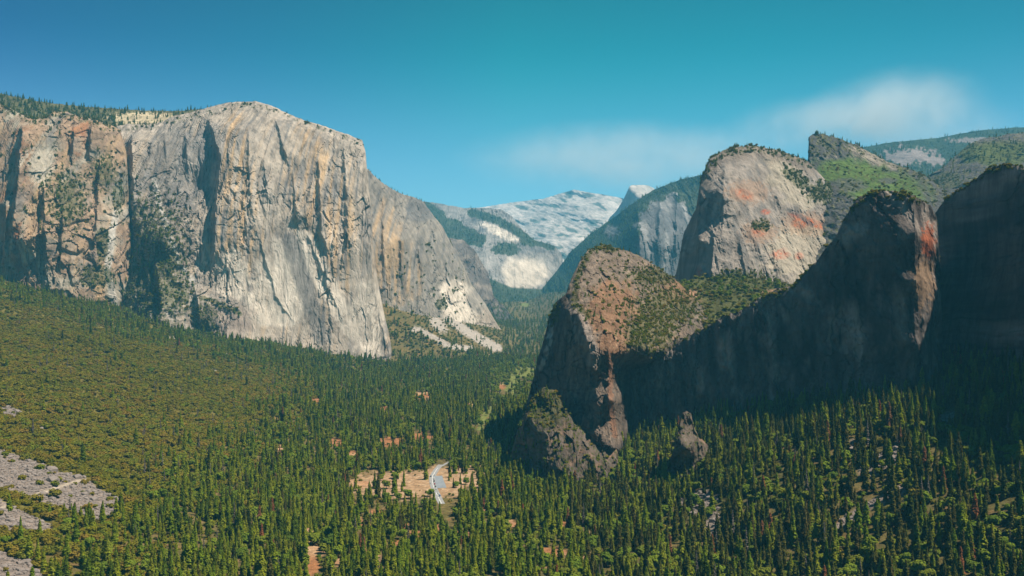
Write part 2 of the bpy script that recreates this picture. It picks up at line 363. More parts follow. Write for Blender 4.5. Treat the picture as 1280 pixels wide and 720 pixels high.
# --- the great cliff
def col_cap(X, Z, D, px, py, nv, nv2):
    st = fbm(X / 16, Z / 330, 4.0, 5); st2 = fbm(X / 90, Z / 200, 9.0, 4); fine = fbm(X / 7, Z / 160, 14, 3)
    c = C3(PALE * 0.92, px)
    c = mixc(c, GREY * 1.05, sst(-0.05, 0.3, st2) * 0.75)
    tn = blob(px, py, 293, 250, 24, 120, nv, .5) + blob(px, py, 385, 230, 24, 95, nv, .5) + blob(px, py, 420, 290, 30, 90, nv, .5) * .8 + blob(px, py, 330, 330, 26, 55, nv, .5) * .6
    c = mixc(c, TAN * 1.06, np.clip(tn, 0, 1) * sst(-0.15, 0.25, st) * 0.85)
    c = mixc(c, TAN, sst(0.12, 0.4, st) * 0.4)
    c = mixc(c, (0.13, 0.125, 0.125), sst(0.06, 0.40, fbm(X / 11, Z / 300, 31.0, 4)) * 0.75)
    wh = blob(px, py, 350, 350, 34, 60, nv, .5, 20) + lineblob(px, py, [(380, 300), (405, 350), (440, 410)], 12, nv, .5) + blob(px, py, 460, 400, 22, 50, nv, .5) + blob(px, py, 290, 350, 22, 40, nv, .5) * .8 + blob(px, py, 345, 385, 45, 25, nv, .4)
    c = mixc(c, WHITE * 0.93, np.clip(wh * 1.2, 0, 1) * (0.68 + 0.3 * sst(-.3, .2, -fine)))
    gr = lineblob(px, py, [(362, 300), (382, 360), (402, 420)], 11, nv, .5) + blob(px, py, 225, 210, 50, 60, nv, .5)
    c = mixc(c, (0.155, 0.145, 0.14), np.clip(gr, 0, 1) * 0.65)
    c = mixc(c, (0.38, 0.32, 0.265), sst(22, 0, py - np.interp(px, [143, 205, 300, 340, 400, 455], [159, 151, 127, 132, 156, 176])) * 0.8)
    lo = blob(px, py, 195, 320, 48, 85, nv, .3)
    c = mixc(c, (0.235, 0.19, 0.155), lo * 0.85)
    lw = blob(px, py, 278, 400, 42, 28, nv, .4)
    c = mixc(c, (0.30, 0.235, 0.195), lw * 0.9)
    c = mixc(c, (0.42, 0.38, 0.34), lineblob(px, py, [(193, 225), (200, 258), (213, 300), (225, 332), (240, 350)], 4, nv2, .7) * .95)
    c = mixc(c, (0.38, 0.33, 0.29), blob(px, py, 214, 388, 10, 14, nv2, .8) * .9)
    return c
def veg_cap(px, py, nv, nv2):
    v = blob(px, py, 188, 330, 40, 75, nv2, 1.7) * 1.0 + blob(px, py, 205, 325, 24, 20, nv2, .9) + blob(px, py, 160, 360, 14, 40, nv2, 1.0) + blob(px, py, 215, 370, 28, 25, nv2, 1.5)
    v = v + blob(px, py, 150, 240, 8, 22, nv2, .9) + lineblob(px, py, [(252, 372), (275, 380), (300, 392)], 3.5, nv2, .8) + blob(px, py, 255, 400, 16, 22, nv2, 1.9)
    top = py - np.interp(px, [143, 205, 300, 340, 400, 455], [159, 151, 127, 132, 156, 176])
    return v + sst(12, 3, top) * (nv2 + .3 * nv > 0.12) * .8 * (top > 1)
relief('cliff', 'huge pale granite cliff with a tall prow, sunlit left of the valley', 'cliff',
       [(141, 170), (146, 158), (160, 155), (185, 156), (205, 151), (215, 146), (240, 140), (262, 134), (280, 129), (300, 127), (320, 127), (340, 132), (360, 142), (380, 150), (400, 156), (420, 163), (440, 170), (453, 175), (457, 190), (459, 215), (463, 250), (466, 300), (472, 350), (480, 390), (488, 425), (491, 447), (492, 500)],
       [(141, 470), (300, 480), (492, 530)],
       [(150, 165, 3980), (205, 155, 4020), (300, 130, 4120), (380, 152, 4150), (453, 178, 4180), (150, 300, 3720), (150, 390, 3560), (200, 400, 3420), (200, 300, 3560), (240, 230, 3860), (245, 330, 3690), (205, 200, 3860), (180, 220, 3800),
        (250, 410, 3580), (280, 420, 3570), (300, 360, 3680), (300, 250, 3790), (300, 170, 3900), (350, 405, 3720), (400, 430, 3740), (450, 450, 3790), (480, 455, 3820), (455, 300, 3960), (400, 300, 3880), (470, 400, 3900), (491, 450, 3900)],
       mat=M_cap, jag=0.9, disp=lambda X, Z, D, px, py: wallD(X, Z, D, 1.0, 75, 11.0) * (1 - 0.68 * np.clip(blob(px, py, 345, 365, 62, 75, None) + blob(px, py, 450, 380, 40, 80, None), 0, 1)) + 28 * ridged(X / 45, Z / 70, 8, 4) * blob(px, py, 195, 320, 60, 100, None),
       color=col_cap, rim=110, rimw=10,
       ribs=[([(262, 150), (276, 195), (270, 260), (268, 330), (262, 370)], 75, 3, 50), ([(345, 150), (352, 175), (362, 208)], 36, 3, 16), ([(398, 200), (402, 290), (418, 335)], 34, 2.5, 22), ([(384, 292), (400, 330), (436, 420)], 9, 2, 9), ([(325, 298), (345, 370), (372, 410)], 9, 2, 9),
             ([(165, 170), (168, 300)], 60, 4, 26), ([(232, 168), (236, 215)], 30, 3, 12), ([(206, 170), (208, 200)], 24, 3, 10), ([(310, 160), (314, 280)], 22, 3, 18), ([(430, 180), (438, 330)], 26, 3, 16), ([(366, 215), (372, 290)], 24, 3, 15), ([(195, 330), (205, 400)], 50, 3, 16), ([(245, 365), (252, 415)], 50, 3, 28), ([(330, 200), (335, 250)], 22, 2, 12)],
       veg=veg_cap, vegn=2600, vegk=(7, 8, 3), vegs=(0.35, 1.0), rimtrees=420, rimk=(3, 1, 7), rims=(0.15, 0.36))

# --- east wall
def col_east(X, Z, D, px, py, nv, nv2):
    st = fbm(X / 16, Z / 300, 4.0, 5)
    c = C3((0.255, 0.22, 0.185), px)
    c = mixc(c, TAN * 0.95, np.clip(blob(px, py, 480, 300, 22, 60, nv, .5) + blob(px, py, 500, 340, 30, 40, nv, .5), 0, 1) * sst(-.2, .2, st) * .8)
    c = mixc(c, (0.125, 0.12, 0.12), sst(0.0, 0.35, fbm(X / 14, Z / 200, 31.0, 4)) * .6 * (1 - blob(px, py, 585, 400, 40, 35)))
    c = mixc(c, (0.12, 0.115, 0.115), blob(px, py, 528, 262, 22, 18, nv, .5) * .7)
    c = mixc(c, WHITE * .9, np.clip(blob(px, py, 568, 372, 18, 26, nv, .5) + lineblob(px, py, [(565, 380), (590, 405), (620, 430)], 12, nv, .6), 0, 1) * .9)
    c = mixc(c, (0.29, 0.23, 0.18), blob(px, py, 612, 410, 20, 22, nv, .5) * .8)
    return c
relief('cliff', 'receding granite wall right of the prow with pale rockfall scar', 'cliff',
       [(436, 195), (462, 214), (480, 230), (497, 241), (515, 246), (530, 253), (540, 267), (553, 283), (563, 303), (580, 333), (590, 357), (607, 380), (623, 407), (638, 427), (646, 455)],
       [(436, 450), (646, 490)],
       [(436, 200, 4650), (462, 216, 4700), (530, 255, 5250), (563, 303, 5300), (590, 357, 5350), (465, 385, 4350), (500, 378, 4420), (530, 376, 4580), (560, 392, 4760), (590, 410, 4950), (636, 428, 5280), (500, 300, 4540), (540, 320, 4900), (560, 350, 4950), (575, 430, 4750), (500, 430, 4300), (620, 440, 5150)],
       mat=M_cap, jag=1.2, disp=lambda X, Z, D, px, py: wallD(X, Z, D, .95, 85, 23.0), color=col_east, rim=60, rimw=6,
       ribs=[([(500, 248), (503, 370)], 50, 3, 18), ([(540, 275), (548, 360)], 50, 3, 14), ([(478, 240), (480, 360)], 35, 2, 14), ([(522, 255), (525, 360)], 40, 2, 12), ([(575, 345), (595, 400)], 40, 2, 14)],
       veg=lambda px, py, nv, nv2: blob(px, py, 551, 381, 8, 7, nv2, .3) + sst(0.36, 0.45, nv2 + .5 * nv) * (py > 300), vegn=500, vegk=(7, 8), vegs=(.7, 1.2), rimtrees=160, rims=(.3, .7))
relief('mountain', 'brown rocky buttress behind the receding wall', 'mountain',
       [(540, 285), (560, 297), (580, 300), (593, 313), (610, 340), (617, 370), (630, 383), (650, 405), (660, 430)], [(540, 450), (660, 450)],
       [(550, 300, 7000), (580, 302, 7100), (610, 345, 7000), (650, 405, 6700), (560, 420, 6000), (600, 380, 6300), (630, 420, 6300), (655, 430, 6300)],
       mat=M_far, jag=1.4, jagw=7, disp=lambda X, Z, D, px, py: wallD(X, Z, D, 1.3, 150, 5.0),
       color=lambda X, Z, D, px, py, nv, nv2: mixc(C3((0.12, 0.10, 0.088), px), (0.22, 0.18, 0.15), sst(-.1, .3, nv)),
       veg=lambda px, py, nv, nv2: sst(.1, .3, nv2 + .2) * sst(370, 390, py) + lineblob(px, py, [(600, 385), (635, 425)], 6, nv2, .8), vegn=700, vegk=(0, 1, 7), vegs=(.6, 1.0), rimtrees=40, rims=(.4, .8))

# --- far side walls
def veg_far(px, py, nv, nv2):
    v = lineblob(px, py, [(535, 262), (560, 280), (600, 300)], 9, nv, .7) + lineblob(px, py, [(590, 266), (620, 275), (640, 285), (655, 296), (690, 308)], 5.5, nv2, .6) + lineblob(px, py, [(560, 292), (600, 303)], 7, nv, .7)
    return v + blob(px, py, 632, 311, 20, 8, nv2, .6) + sst(0, 9, py - np.interp(px, [560, 600, 613, 640, 680, 693, 706], [325, 337, 344, 355, 357, 350, 345])) + blob(px, py, 672, 303, 24, 6, nv2, .6) * .8
relief('mountain', 'hazy pale granite slopes with bands of dark forest, far up the valley', 'mountain',
       [(490, 246), (533, 252), (553, 255), (580, 260), (603, 260), (627, 262), (640, 270), (653, 287), (667, 300), (693, 307), (702, 317), (707, 350), (712, 380)], [(490, 420), (712, 420)],
       [(500, 250, 11600), (553, 255, 11500), (603, 260, 11200), (627, 262, 10900), (653, 287, 10400), (693, 307, 9900), (706, 345, 9700), (600, 335, 9000), (640, 352, 8950), (680, 356, 9200), (640, 320, 9350), (600, 300, 9900), (540, 300, 10000), (650, 400, 8200), (560, 400, 8200)],
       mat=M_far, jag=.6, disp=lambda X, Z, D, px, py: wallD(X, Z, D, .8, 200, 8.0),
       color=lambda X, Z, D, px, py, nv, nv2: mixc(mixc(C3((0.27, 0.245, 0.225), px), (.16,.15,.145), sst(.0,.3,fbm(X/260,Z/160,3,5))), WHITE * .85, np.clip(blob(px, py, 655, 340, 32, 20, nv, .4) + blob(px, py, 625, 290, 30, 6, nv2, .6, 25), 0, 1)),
       veg=veg_far, vegn=2600, vegk=(0, 1, 2), vegs=(.8, 1.2))
relief('mountain', 'bare white granite summit, farthest and palest at the valley head', 'mountain',
       [(540, 266), (603, 259), (640, 253), (680, 248), (700, 242), (718, 237), (733, 240), (747, 242), (763, 245), (777, 247), (800, 256), (840, 262)], [(540, 370), (840, 370)],
       [(540, 266, 18500), (640, 253, 18500), (718, 237, 18500), (777, 247, 18000), (840, 262, 18000), (600, 300, 16500), (700, 330, 14500), (690, 300, 15500), (760, 280, 16200), (720, 270, 16800), (840, 330, 14500), (600, 350, 14500)],
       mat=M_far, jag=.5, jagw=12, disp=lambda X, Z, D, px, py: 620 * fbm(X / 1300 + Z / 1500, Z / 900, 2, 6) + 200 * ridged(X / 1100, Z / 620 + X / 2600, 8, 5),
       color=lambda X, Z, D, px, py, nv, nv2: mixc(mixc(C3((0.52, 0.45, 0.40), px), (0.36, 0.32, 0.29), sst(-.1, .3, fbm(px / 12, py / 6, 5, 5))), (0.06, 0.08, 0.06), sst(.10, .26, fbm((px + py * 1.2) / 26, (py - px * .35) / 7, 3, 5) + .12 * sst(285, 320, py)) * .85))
relief('mountain', 'half dome of granite with sheer shaded face and sunlit cap', 'mountain',
       [(752, 290), (762, 272), (770, 264), (777, 253), (781, 246), (784, 239), (787, 232.5), (790, 231.3), (803, 231), (810, 231.8), (817, 235), (828, 245), (845, 262)], [(752, 320), (845, 320)],
       [(762, 275, 13900), (777, 254, 13700), (788, 234, 13300), (795, 239, 13050), (803, 247, 12700), (812, 256, 12550), (785, 260, 13350), (795, 262, 13000), (796, 231, 13700), (804, 238, 13400), (811, 232, 14000), (818, 240, 13900), (830, 262, 13600), (795, 300, 12900)],
       mat=M_far, jag=.15, disp=lambda X, Z, D, px, py: 14 * fbm(X / 150, Z / 300, 2, 4), smooth=True,
       color=lambda X, Z, D, px, py, nv, nv2: mixc(C3((0.44, 0.39, 0.35), px), (0.34, 0.31, 0.28), sst(0, .3, nv)))
def col_sent(X, Z, D, px, py, nv, nv2):
    c = C3((0.13, 0.125, 0.125), px)
    c = mixc(c, (0.24, 0.225, 0.215), sst(0.0, .3, fbm(X / 90, Z / 300, 4, 4)))
    return c
def veg_sent(px, py, nv, nv2):
    rock = blob(px, py, 835, 300, 42, 60, nv, .4) + blob(px, py, 775, 330, 30, 16, nv2, .9) + blob(px, py, 765, 290, 10, 8, nv2, .8)
    return 1.0 - np.clip(rock, 0, 1) * (1 - .9 * sst(10, 2, py - np.interp(px, [817, 877], [240, 221])))
relief('mountain', 'steep blue hazy mountainside with dark forest left and ribbed rock face right', 'mountain',
       [(664, 395), (672, 372), (680, 358), (700, 333), (713, 315), (737, 293), (763, 275), (787, 257), (817, 237), (840, 228), (857, 223), (877, 218), (920, 212), (960, 220)], [(664, 440), (960, 440)],
       [(672, 375, 9000), (700, 335, 9200), (737, 294, 9200), (763, 276, 9200), (817, 238, 8700), (877, 219, 8300), (960, 220, 8300), (690, 395, 8000), (720, 375, 7500), (760, 340, 7350), (795, 330, 6800), (797, 290, 7100), (830, 330, 7000), (863, 330, 7300), (863, 270, 7800), (830, 270, 7500), (900, 300, 7600), (700, 430, 7300), (850, 430, 6400), (745, 320, 7900)],
       mat=M_far, jag=.8, jagw=6, disp=lambda X, Z, D, px, py: wallD(X, Z, D, 1.1, 170, 31.0), color=col_sent,
       ribs=[([(797, 255), (800, 340)], 260, 5, 30), ([(825, 245), (822, 335)], 150, 3, 16), ([(846, 240), (845, 335)], 130, 3, 14)],
       veg=veg_sent, vegn=5200, vegk=(0, 1, 2), vegs=(.75, 1.15))

# --- right distance
relief('mountain', 'hazy forested ridge on the skyline at far right', 'mountain',
       [(1030, 192), (1074, 185), (1112, 178), (1174, 172), (1216, 164), (1257, 160), (1280, 159), (1460, 150)], [(1030, 260), (1460, 260)],
       [(1030, 192, 9500), (1174, 172, 9500), (1280, 159, 9500), (1460, 150, 9500), (1100, 215, 8300), (1140, 190, 8700), (1200, 210, 8000), (1280, 200, 8000), (1460, 220, 8000)],
       mat=M_far, jag=.5, disp=lambda X, Z, D, px, py: 140 * fbm(X / 500, Z / 200, 2, 4),
       color=lambda X, Z, D, px, py, nv, nv2: mixc(C3((0.07, 0.07, 0.05), px), (0.24, 0.195, 0.18), np.clip(blob(px, py, 1140, 196, 36, 10, nv + nv2, 1.1, 8) + blob(px, py, 1215, 175, 30, 3.5, nv2, .8), 0, 1)),
       veg=lambda px, py, nv, nv2: 1 - blob(px, py, 1140, 196, 38, 11, nv + nv2, 1.1, 8) - blob(px, py, 1215, 175, 30, 3.5, nv2, .8), vegn=2200, vegk=(0, 1, 2), vegs=(.7, 1.1))
def veg_rr(px, py, nv, nv2):
    return blob(px, py, 1250, 190, 60, 16, nv, .6) + blob(px, py, 1180, 225, 22, 10, nv, .9) + sst(.05, .2, nv2)
relief('mountain', 'rocky ridge with green brush patches at the right edge', 'mountain',
       [(1115, 250), (1150, 226), (1162, 219), (1182, 207), (1195, 194), (1212, 180), (1228, 173), (1253, 169), (1280, 165), (1400, 150), (1500, 165)], [(1115, 320), (1500, 320)],
       [(1150, 230, 4400), (1195, 196, 4600), (1253, 170, 4800), (1280, 166, 4800), (1500, 160, 4800), (1160, 260, 3900), (1220, 240, 3800), (1280, 220, 3900), (1500, 240, 3900), (1220, 195, 4400)],
       mat=M_dark, jag=1.2, disp=lambda X, Z, D, px, py: 60 * fbm(X / 170, D / 170, Z / 170, 6) + 30 * ridged(X / 90, D / 140, Z / 90, 4),
       color=lambda X, Z, D, px, py, nv, nv2: mixc(mixc(C3((0.10, 0.09, 0.08), px), (0.24, 0.20, 0.165), sst(0, .3, nv2)), (0.085, 0.12, 0.03), blob(px, py, 1252, 192, 60, 14, nv, .5)),
       veg=veg_rr, vegn=1500, vegk=(7, 8, 0), vegs=(.4, .8), rimtrees=160, rims=(.4, .8))
def col_knob(X, Z, D, px, py, nv, nv2):
    c = mixc(C3((0.085, 0.08, 0.075), px), (0.22, 0.185, 0.155), sst(.05, .35, nv2))
    c = mixc(c, (0.29, 0.24, 0.19), blob(px, py, 1090, 197, 35, 7, nv2, .6, 22) * .8)
    g = blob(px, py, 1085, 228, 80, 26, nv, .45, 14) - .8 * (blob(px, py, 1058, 232, 26, 9, nv2, .6) + blob(px, py, 1110, 226, 12, 4, nv2, .5) + blob(px, py, 1035, 185, 26, 16, nv2, .3))
    return mixc(c, (0.085, 0.125, 0.03), np.clip(g, 0, 1) * .95)
relief('mountain', 'dark rock knob on a bright green brush slope beside the dome', 'mountain',
       [(985, 206), (1006, 203), (1010, 199), (1011, 171), (1018, 167), (1030, 168), (1049, 173), (1066, 179), (1087, 190), (1112, 203), (1153, 217), (1170, 228), (1182, 240), (1205, 268), (1240, 300)], [(985, 330), (1240, 330)],
       [(1011, 172, 3650), (1028, 169, 3650), (1066, 179, 3750), (1112, 203, 3700), (1170, 228, 3500), (1011, 200, 3540), (1060, 200, 3560), (1020, 225, 3250), (1060, 240, 3080), (1100, 250, 3050), (1150, 250, 3050), (1180, 262, 3000), (1110, 300, 2800), (1000, 300, 2950), (1230, 300, 2900), (1110, 225, 3350)],
       mat=M_dark, jag=1.3, jagw=7, disp=lambda X, Z, D, px, py: 26 * fbm(X / 70, D / 90, Z / 70, 6) + 22 * ridged(X / 44, D / 90, Z / 50, 4) * (1 - .7 * blob(px, py, 1090, 228, 75, 24)), color=col_knob,
       ribs=[([(1012, 170), (1013, 204)], 60, 2, 20), ([(1050, 172), (1052, 200)], 40, 2, 12)],
       veg=lambda px, py, nv, nv2: sst(.12, .2, nv2) * (py > 205) + sst(10, 2, py - np.interp(px, [1087, 1182], [190, 240])) * .6 * (nv2 > 0), vegn=1300, vegk=(7, 8), vegs=(.35, .8), rimtrees=90, rims=(.35, .75))

# --- the domed rock
def col_dome(X, Z, D, px, py, nv, nv2):
    c = C3((0.28, 0.235, 0.20), px)
    c = mixc(c, (0.16, 0.145, 0.135), sst(-.05, .25, fbm(X / 22, Z / 60, 5, 4)) * .7)
    c = mixc(c, (0.37, 0.31, 0.235), np.clip(blob(px, py, 1005, 315, 50, 40, nv, .5) + blob(px, py, 990, 230, 45, 22, nv, .6, 40), 0, 1) * .75)
    c = mixc(c, (0.18, 0.14, 0.11), sst(22, 4, py - np.interp(px, [876, 903, 945, 1010], [223, 188, 182, 202])) * .8)
    r = blob(px, py, 930, 243, 14, 7, nv2, .7, 20) + 1.6 * blob(px, py, 1012, 277, 30, 5, nv2, .5, 22) + 1.5 * blob(px, py, 1000, 279, 12, 7, nv2, .5) + blob(px, py, 949, 289, 11, 8, nv2, .7) + blob(px, py, 976, 318, 12, 7, nv2, .9) + blob(px, py, 957, 265, 7, 4, nv2, .6) + blob(px, py, 999, 320, 6, 5, nv2, .6) + .8 * blob(px, py, 874, 345, 6, 14, nv2, .6)
    c = mixc(c, (0.44, 0.085, 0.022), np.clip(r * .75, 0, 1) * (.30 + .7 * sst(-.15, .25, nv2)))
    c = mixc(c, (0.34, 0.19, 0.105), np.clip(blob(px, py, 935, 240, 28, 16, nv2, .8) + blob(px, py, 1010, 280, 34, 16, nv2, .8) + blob(px, py, 950, 290, 24, 16, nv2, .8), 0, 1) * .4)
    c = mixc(c, (.12, .11, .105), lineblob(px, py, [(985, 262), (1000, 271), (1015, 281)], 3, nv2, .6) * .7)
    return c
relief('mountain', 'domed granite rock streaked with rust red patches right of centre', 'mountain',
       [(836, 356), (845, 342), (855, 290), (870, 261), (876, 223), (887, 198), (903, 188), (920, 182), (945, 182), (966, 186), (987, 192), (1010, 202), (1035, 228), (1066, 265), (1100, 310)], [(836, 400), (1100, 400)],
       [(840, 350, 2980), (845, 342, 2920), (858, 290, 2900), (876, 225, 2880), (874, 300, 2640), (874, 350, 2520), (890, 200, 2900), (920, 184, 2960), (966, 188, 3050), (1010, 204, 3180), (1066, 267, 3100), (900, 330, 2500), (900, 240, 2680), (950, 350, 2500), (1000, 350, 2560), (950, 250, 2760), (1000, 260, 2900), (1030, 300, 2860), (1100, 330, 2900), (950, 390, 2400), (880, 390, 2450)],
       mat=M_cap, jag=1.1, disp=lambda X, Z, D, px, py: (wallD(X, Z, D, .75, 60, 41.0) + 8 * ridged(X / 40, D / 60, Z / 26, 4)), color=col_dome, rim=50, rimw=8,
       ribs=[([(892, 290), (888, 365)], 30, 3, 16), ([(878, 200), (872, 280), (876, 360)], 40, 3, 20), ([(925, 300), (935, 355)], 25, 3, 15), ([(905, 210), (903, 300)], 25, 3, 15), ([(970, 240), (978, 262)], 26, 3, 12), ([(965, 300), (972, 350)], 16, 2, 12)],
       veg=lambda px, py, nv, nv2: sst(13, 4, py - np.interp(px, [876, 903, 945, 987, 1010], [223, 188, 182, 192, 202])) * (nv2 > .0) * .7 + blob(px, py, 995, 222, 24, 9, nv2, .8, 35) + blob(px, py, 952, 282, 13, 7, nv2, .8) * .9 + blob(px, py, 925, 352, 40, 14, nv2, .9) + blob(px, py, 1030, 240, 25, 14, nv2, .9), vegn=2600, vegk=(7, 7, 8, 3), vegs=(.22, .7), rimtrees=150, rimk=(3, 7), rims=(.2, .5))

# --- green saddle behind the front spire
relief('hill', 'green brushy saddle between the front spire and the domed rock', 'hill',
       [(790, 345), (840, 352), (862, 350), (880, 345), (920, 345), (960, 352), (1000, 358), (1040, 368), (1080, 380)], [(790, 455), (1080, 455)],
       [(800, 350, 2450), (880, 346, 2480), (960, 354, 2480), (1060, 375, 2450), (850, 400, 2020), (900, 380, 2150), (960, 380, 2150), (850, 440, 2000), (950, 440, 2000), (1060, 440, 2000), (830, 470, 1990)],
       mat=M_dark, jag=.8, disp=lambda X, Z, D, px, py: 30 * fbm(X / 90, D / 90, Z / 80, 5),
       color=lambda X, Z, D, px, py, nv, nv2: mixc(C3((0.08, 0.08, 0.035), px), (0.32, 0.19, 0.115), np.clip(blob(px, py, 975, 366, 24, 5, nv2, .6) + blob(px, py, 868, 372, 14, 10, nv2, .8), 0, 1)),
       veg=lambda px, py, nv, nv2: 1 - blob(px, py, 975, 366, 24, 5, nv2, .6) - blob(px, py, 862, 372, 12, 10, nv2, .8) + 0 * px, vegn=3200, vegk=(8, 9, 7), vegs=(.4, 1.0))

# --- front spire
def col_spire(X, Z, D, px, py, nv, nv2):
    c = C3((0.20, 0.15, 0.115), px)
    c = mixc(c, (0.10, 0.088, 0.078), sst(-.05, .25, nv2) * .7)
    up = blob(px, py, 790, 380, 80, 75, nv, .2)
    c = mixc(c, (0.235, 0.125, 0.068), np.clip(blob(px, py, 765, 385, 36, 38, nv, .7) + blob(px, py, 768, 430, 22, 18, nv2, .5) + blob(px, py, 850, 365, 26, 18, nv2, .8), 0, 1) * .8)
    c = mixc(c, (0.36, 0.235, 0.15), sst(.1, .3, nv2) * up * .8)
    c = mixc(c, (0.29, 0.235, 0.20), lineblob(px, py, [(716, 385), (728, 410), (742, 450)], 10, nv, .4) * .8)
    c = mixc(c, (0.25, 0.135, 0.085), lineblob(px, py, [(763, 440), (763, 500), (768, 545)], 3.5, nv2, .9) * .8)
    c = mixc(c, (0.09, 0.075, 0.068), np.clip(sst(545, 560, py) * .8 + sst(718, 700, px) + sst(770, 790, px) * sst(452, 462, py), 0, 1) * .8)  # shade painted in: left wall, foot and recess below the rim darkened
    c = mixc(c, (.45, .40, .35), np.clip(lineblob(px, py, [(689, 400), (686, 430), (676, 460)], 3.5, nv2, 1.0), 0, 1) * .7)
    return c
def veg_spire(px, py, nv, nv2):
    v = blob(px, py, 812, 418, 32, 28, nv2, 1.0) + .8 * blob(px, py, 835, 385, 42, 24, nv2, 1.6) + .7 * blob(px, py, 757, 310, 26, 6, nv2, 1.2) + .6 * lineblob(px, py, [(736, 318), (722, 345), (718, 380), (735, 395)], 4, nv2, 1.4) + blob(px, py, 690, 392, 10, 14, nv2, 1.2) + blob(px, py, 820, 345, 30, 10, nv2, 1.5)
    v = v + sst(.18, .3, nv2) * blob(px, py, 800, 370, 80, 60)
    return v * (py < 450 + 0 * px)
relief('mountain', 'pointed brown rock spire with sunlit top and shadowed left wall, centre right', 'mountain',
       [(628, 600), (634, 570), (642, 545), (653, 526), (662, 490), (667, 472), (673, 446), (680, 423), (687, 397), (693, 380), (707, 368), (716, 343), (727, 323), (736, 312), (753, 306), (771, 310), (798, 319), (820, 332), (842, 348), (860, 364), (880, 385), (900, 410), (915, 440)], [(628, 650), (915, 650)],
       [(753, 306, 2090), (736, 313, 2040), (800, 320, 2150), (842, 348, 2170), (870, 380, 2110), (900, 410, 2060), (722, 348, 1870), (716, 392, 1720), (730, 430, 1610), (744, 463, 1580), (745, 540, 1550), (762, 437, 1590), (765, 500, 1550), (768, 560, 1540), (782, 441, 1630), (811, 448, 1690), (830, 440, 1740), (852, 425, 1850), (830, 400, 1900), (790, 400, 1770), (760, 380, 1770), (770, 340, 1950), (800, 360, 1960),
        (700, 400, 1790), (700, 450, 1760), (670, 480, 1850), (720, 480, 1670), (700, 520, 1720), (662, 495, 1860), (650, 540, 1810), (635, 575, 1810), (690, 400, 1890), (779, 480, 1750), (774, 575, 1700), (790, 620, 1900), (776, 620, 1760), (784, 550, 1750), (790, 458, 1770), (815, 464, 1960), (800, 520, 1960), (800, 600, 1960), (860, 600, 2060), (860, 450, 2010), (740, 620, 1540), (660, 620, 1710), (905, 500, 2090), (905, 440, 2070)],
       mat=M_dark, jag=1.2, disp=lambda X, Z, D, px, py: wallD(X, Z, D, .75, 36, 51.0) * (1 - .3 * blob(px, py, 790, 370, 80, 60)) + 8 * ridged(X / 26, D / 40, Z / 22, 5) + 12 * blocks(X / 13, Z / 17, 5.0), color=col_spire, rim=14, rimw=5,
       ribs=[([(761, 436), (761, 500), (766, 560)], 22, 2, 6), ([(786, 445), (792, 500)], 16, 2, 10), ([(724, 395), (738, 440), (746, 480)], 22, 3, 14)],
       veg=veg_spire, vegn=3600, vegk=(8, 7, 7, 3, 6), vegs=(.18, .6), rimtrees=90, rimk=(0, 7), rims=(.2, .42), back=.5)

# --- the shadowed walls on the right
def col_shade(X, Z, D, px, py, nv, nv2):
    c = C3((0.125, 0.104, 0.094), px)  # rock colour darkened to deepen the shade on these walls
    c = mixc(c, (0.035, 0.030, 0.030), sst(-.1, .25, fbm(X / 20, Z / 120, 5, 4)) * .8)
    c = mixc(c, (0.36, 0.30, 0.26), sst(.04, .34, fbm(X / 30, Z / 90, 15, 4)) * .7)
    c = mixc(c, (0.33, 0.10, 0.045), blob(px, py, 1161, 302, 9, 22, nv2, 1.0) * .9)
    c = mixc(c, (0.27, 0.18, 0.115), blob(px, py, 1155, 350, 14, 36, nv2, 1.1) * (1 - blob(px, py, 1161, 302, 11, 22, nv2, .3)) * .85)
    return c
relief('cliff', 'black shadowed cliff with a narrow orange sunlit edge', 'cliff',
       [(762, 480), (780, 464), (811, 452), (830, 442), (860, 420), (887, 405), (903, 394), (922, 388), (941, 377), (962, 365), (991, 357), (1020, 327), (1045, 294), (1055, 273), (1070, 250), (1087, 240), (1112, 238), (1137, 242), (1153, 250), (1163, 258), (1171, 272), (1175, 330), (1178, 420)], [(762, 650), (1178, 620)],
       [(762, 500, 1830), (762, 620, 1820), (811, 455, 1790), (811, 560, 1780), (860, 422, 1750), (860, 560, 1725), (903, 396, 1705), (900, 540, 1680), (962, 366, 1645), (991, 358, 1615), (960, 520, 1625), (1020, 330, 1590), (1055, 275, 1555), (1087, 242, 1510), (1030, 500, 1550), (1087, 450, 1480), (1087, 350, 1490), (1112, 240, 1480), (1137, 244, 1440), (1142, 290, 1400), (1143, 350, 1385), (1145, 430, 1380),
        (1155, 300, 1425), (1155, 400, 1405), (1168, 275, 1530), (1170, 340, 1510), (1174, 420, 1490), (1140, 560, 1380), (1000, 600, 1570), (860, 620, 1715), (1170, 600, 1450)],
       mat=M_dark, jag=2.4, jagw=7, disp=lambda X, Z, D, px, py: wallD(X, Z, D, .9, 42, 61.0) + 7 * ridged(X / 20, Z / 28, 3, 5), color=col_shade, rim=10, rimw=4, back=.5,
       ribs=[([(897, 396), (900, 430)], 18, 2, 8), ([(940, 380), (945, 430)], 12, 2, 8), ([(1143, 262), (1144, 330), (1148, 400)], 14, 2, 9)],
       veg=lambda px, py, nv, nv2: sst(9, 2, py - np.interp(px, [860, 903, 991, 1055, 1087, 1153], [420, 394, 357, 273, 240, 250])) * (nv2 > .1), vegn=450, vegk=(7, 8), vegs=(.25, .6), rimtrees=70, rimk=(7,), rims=(.25, .5))
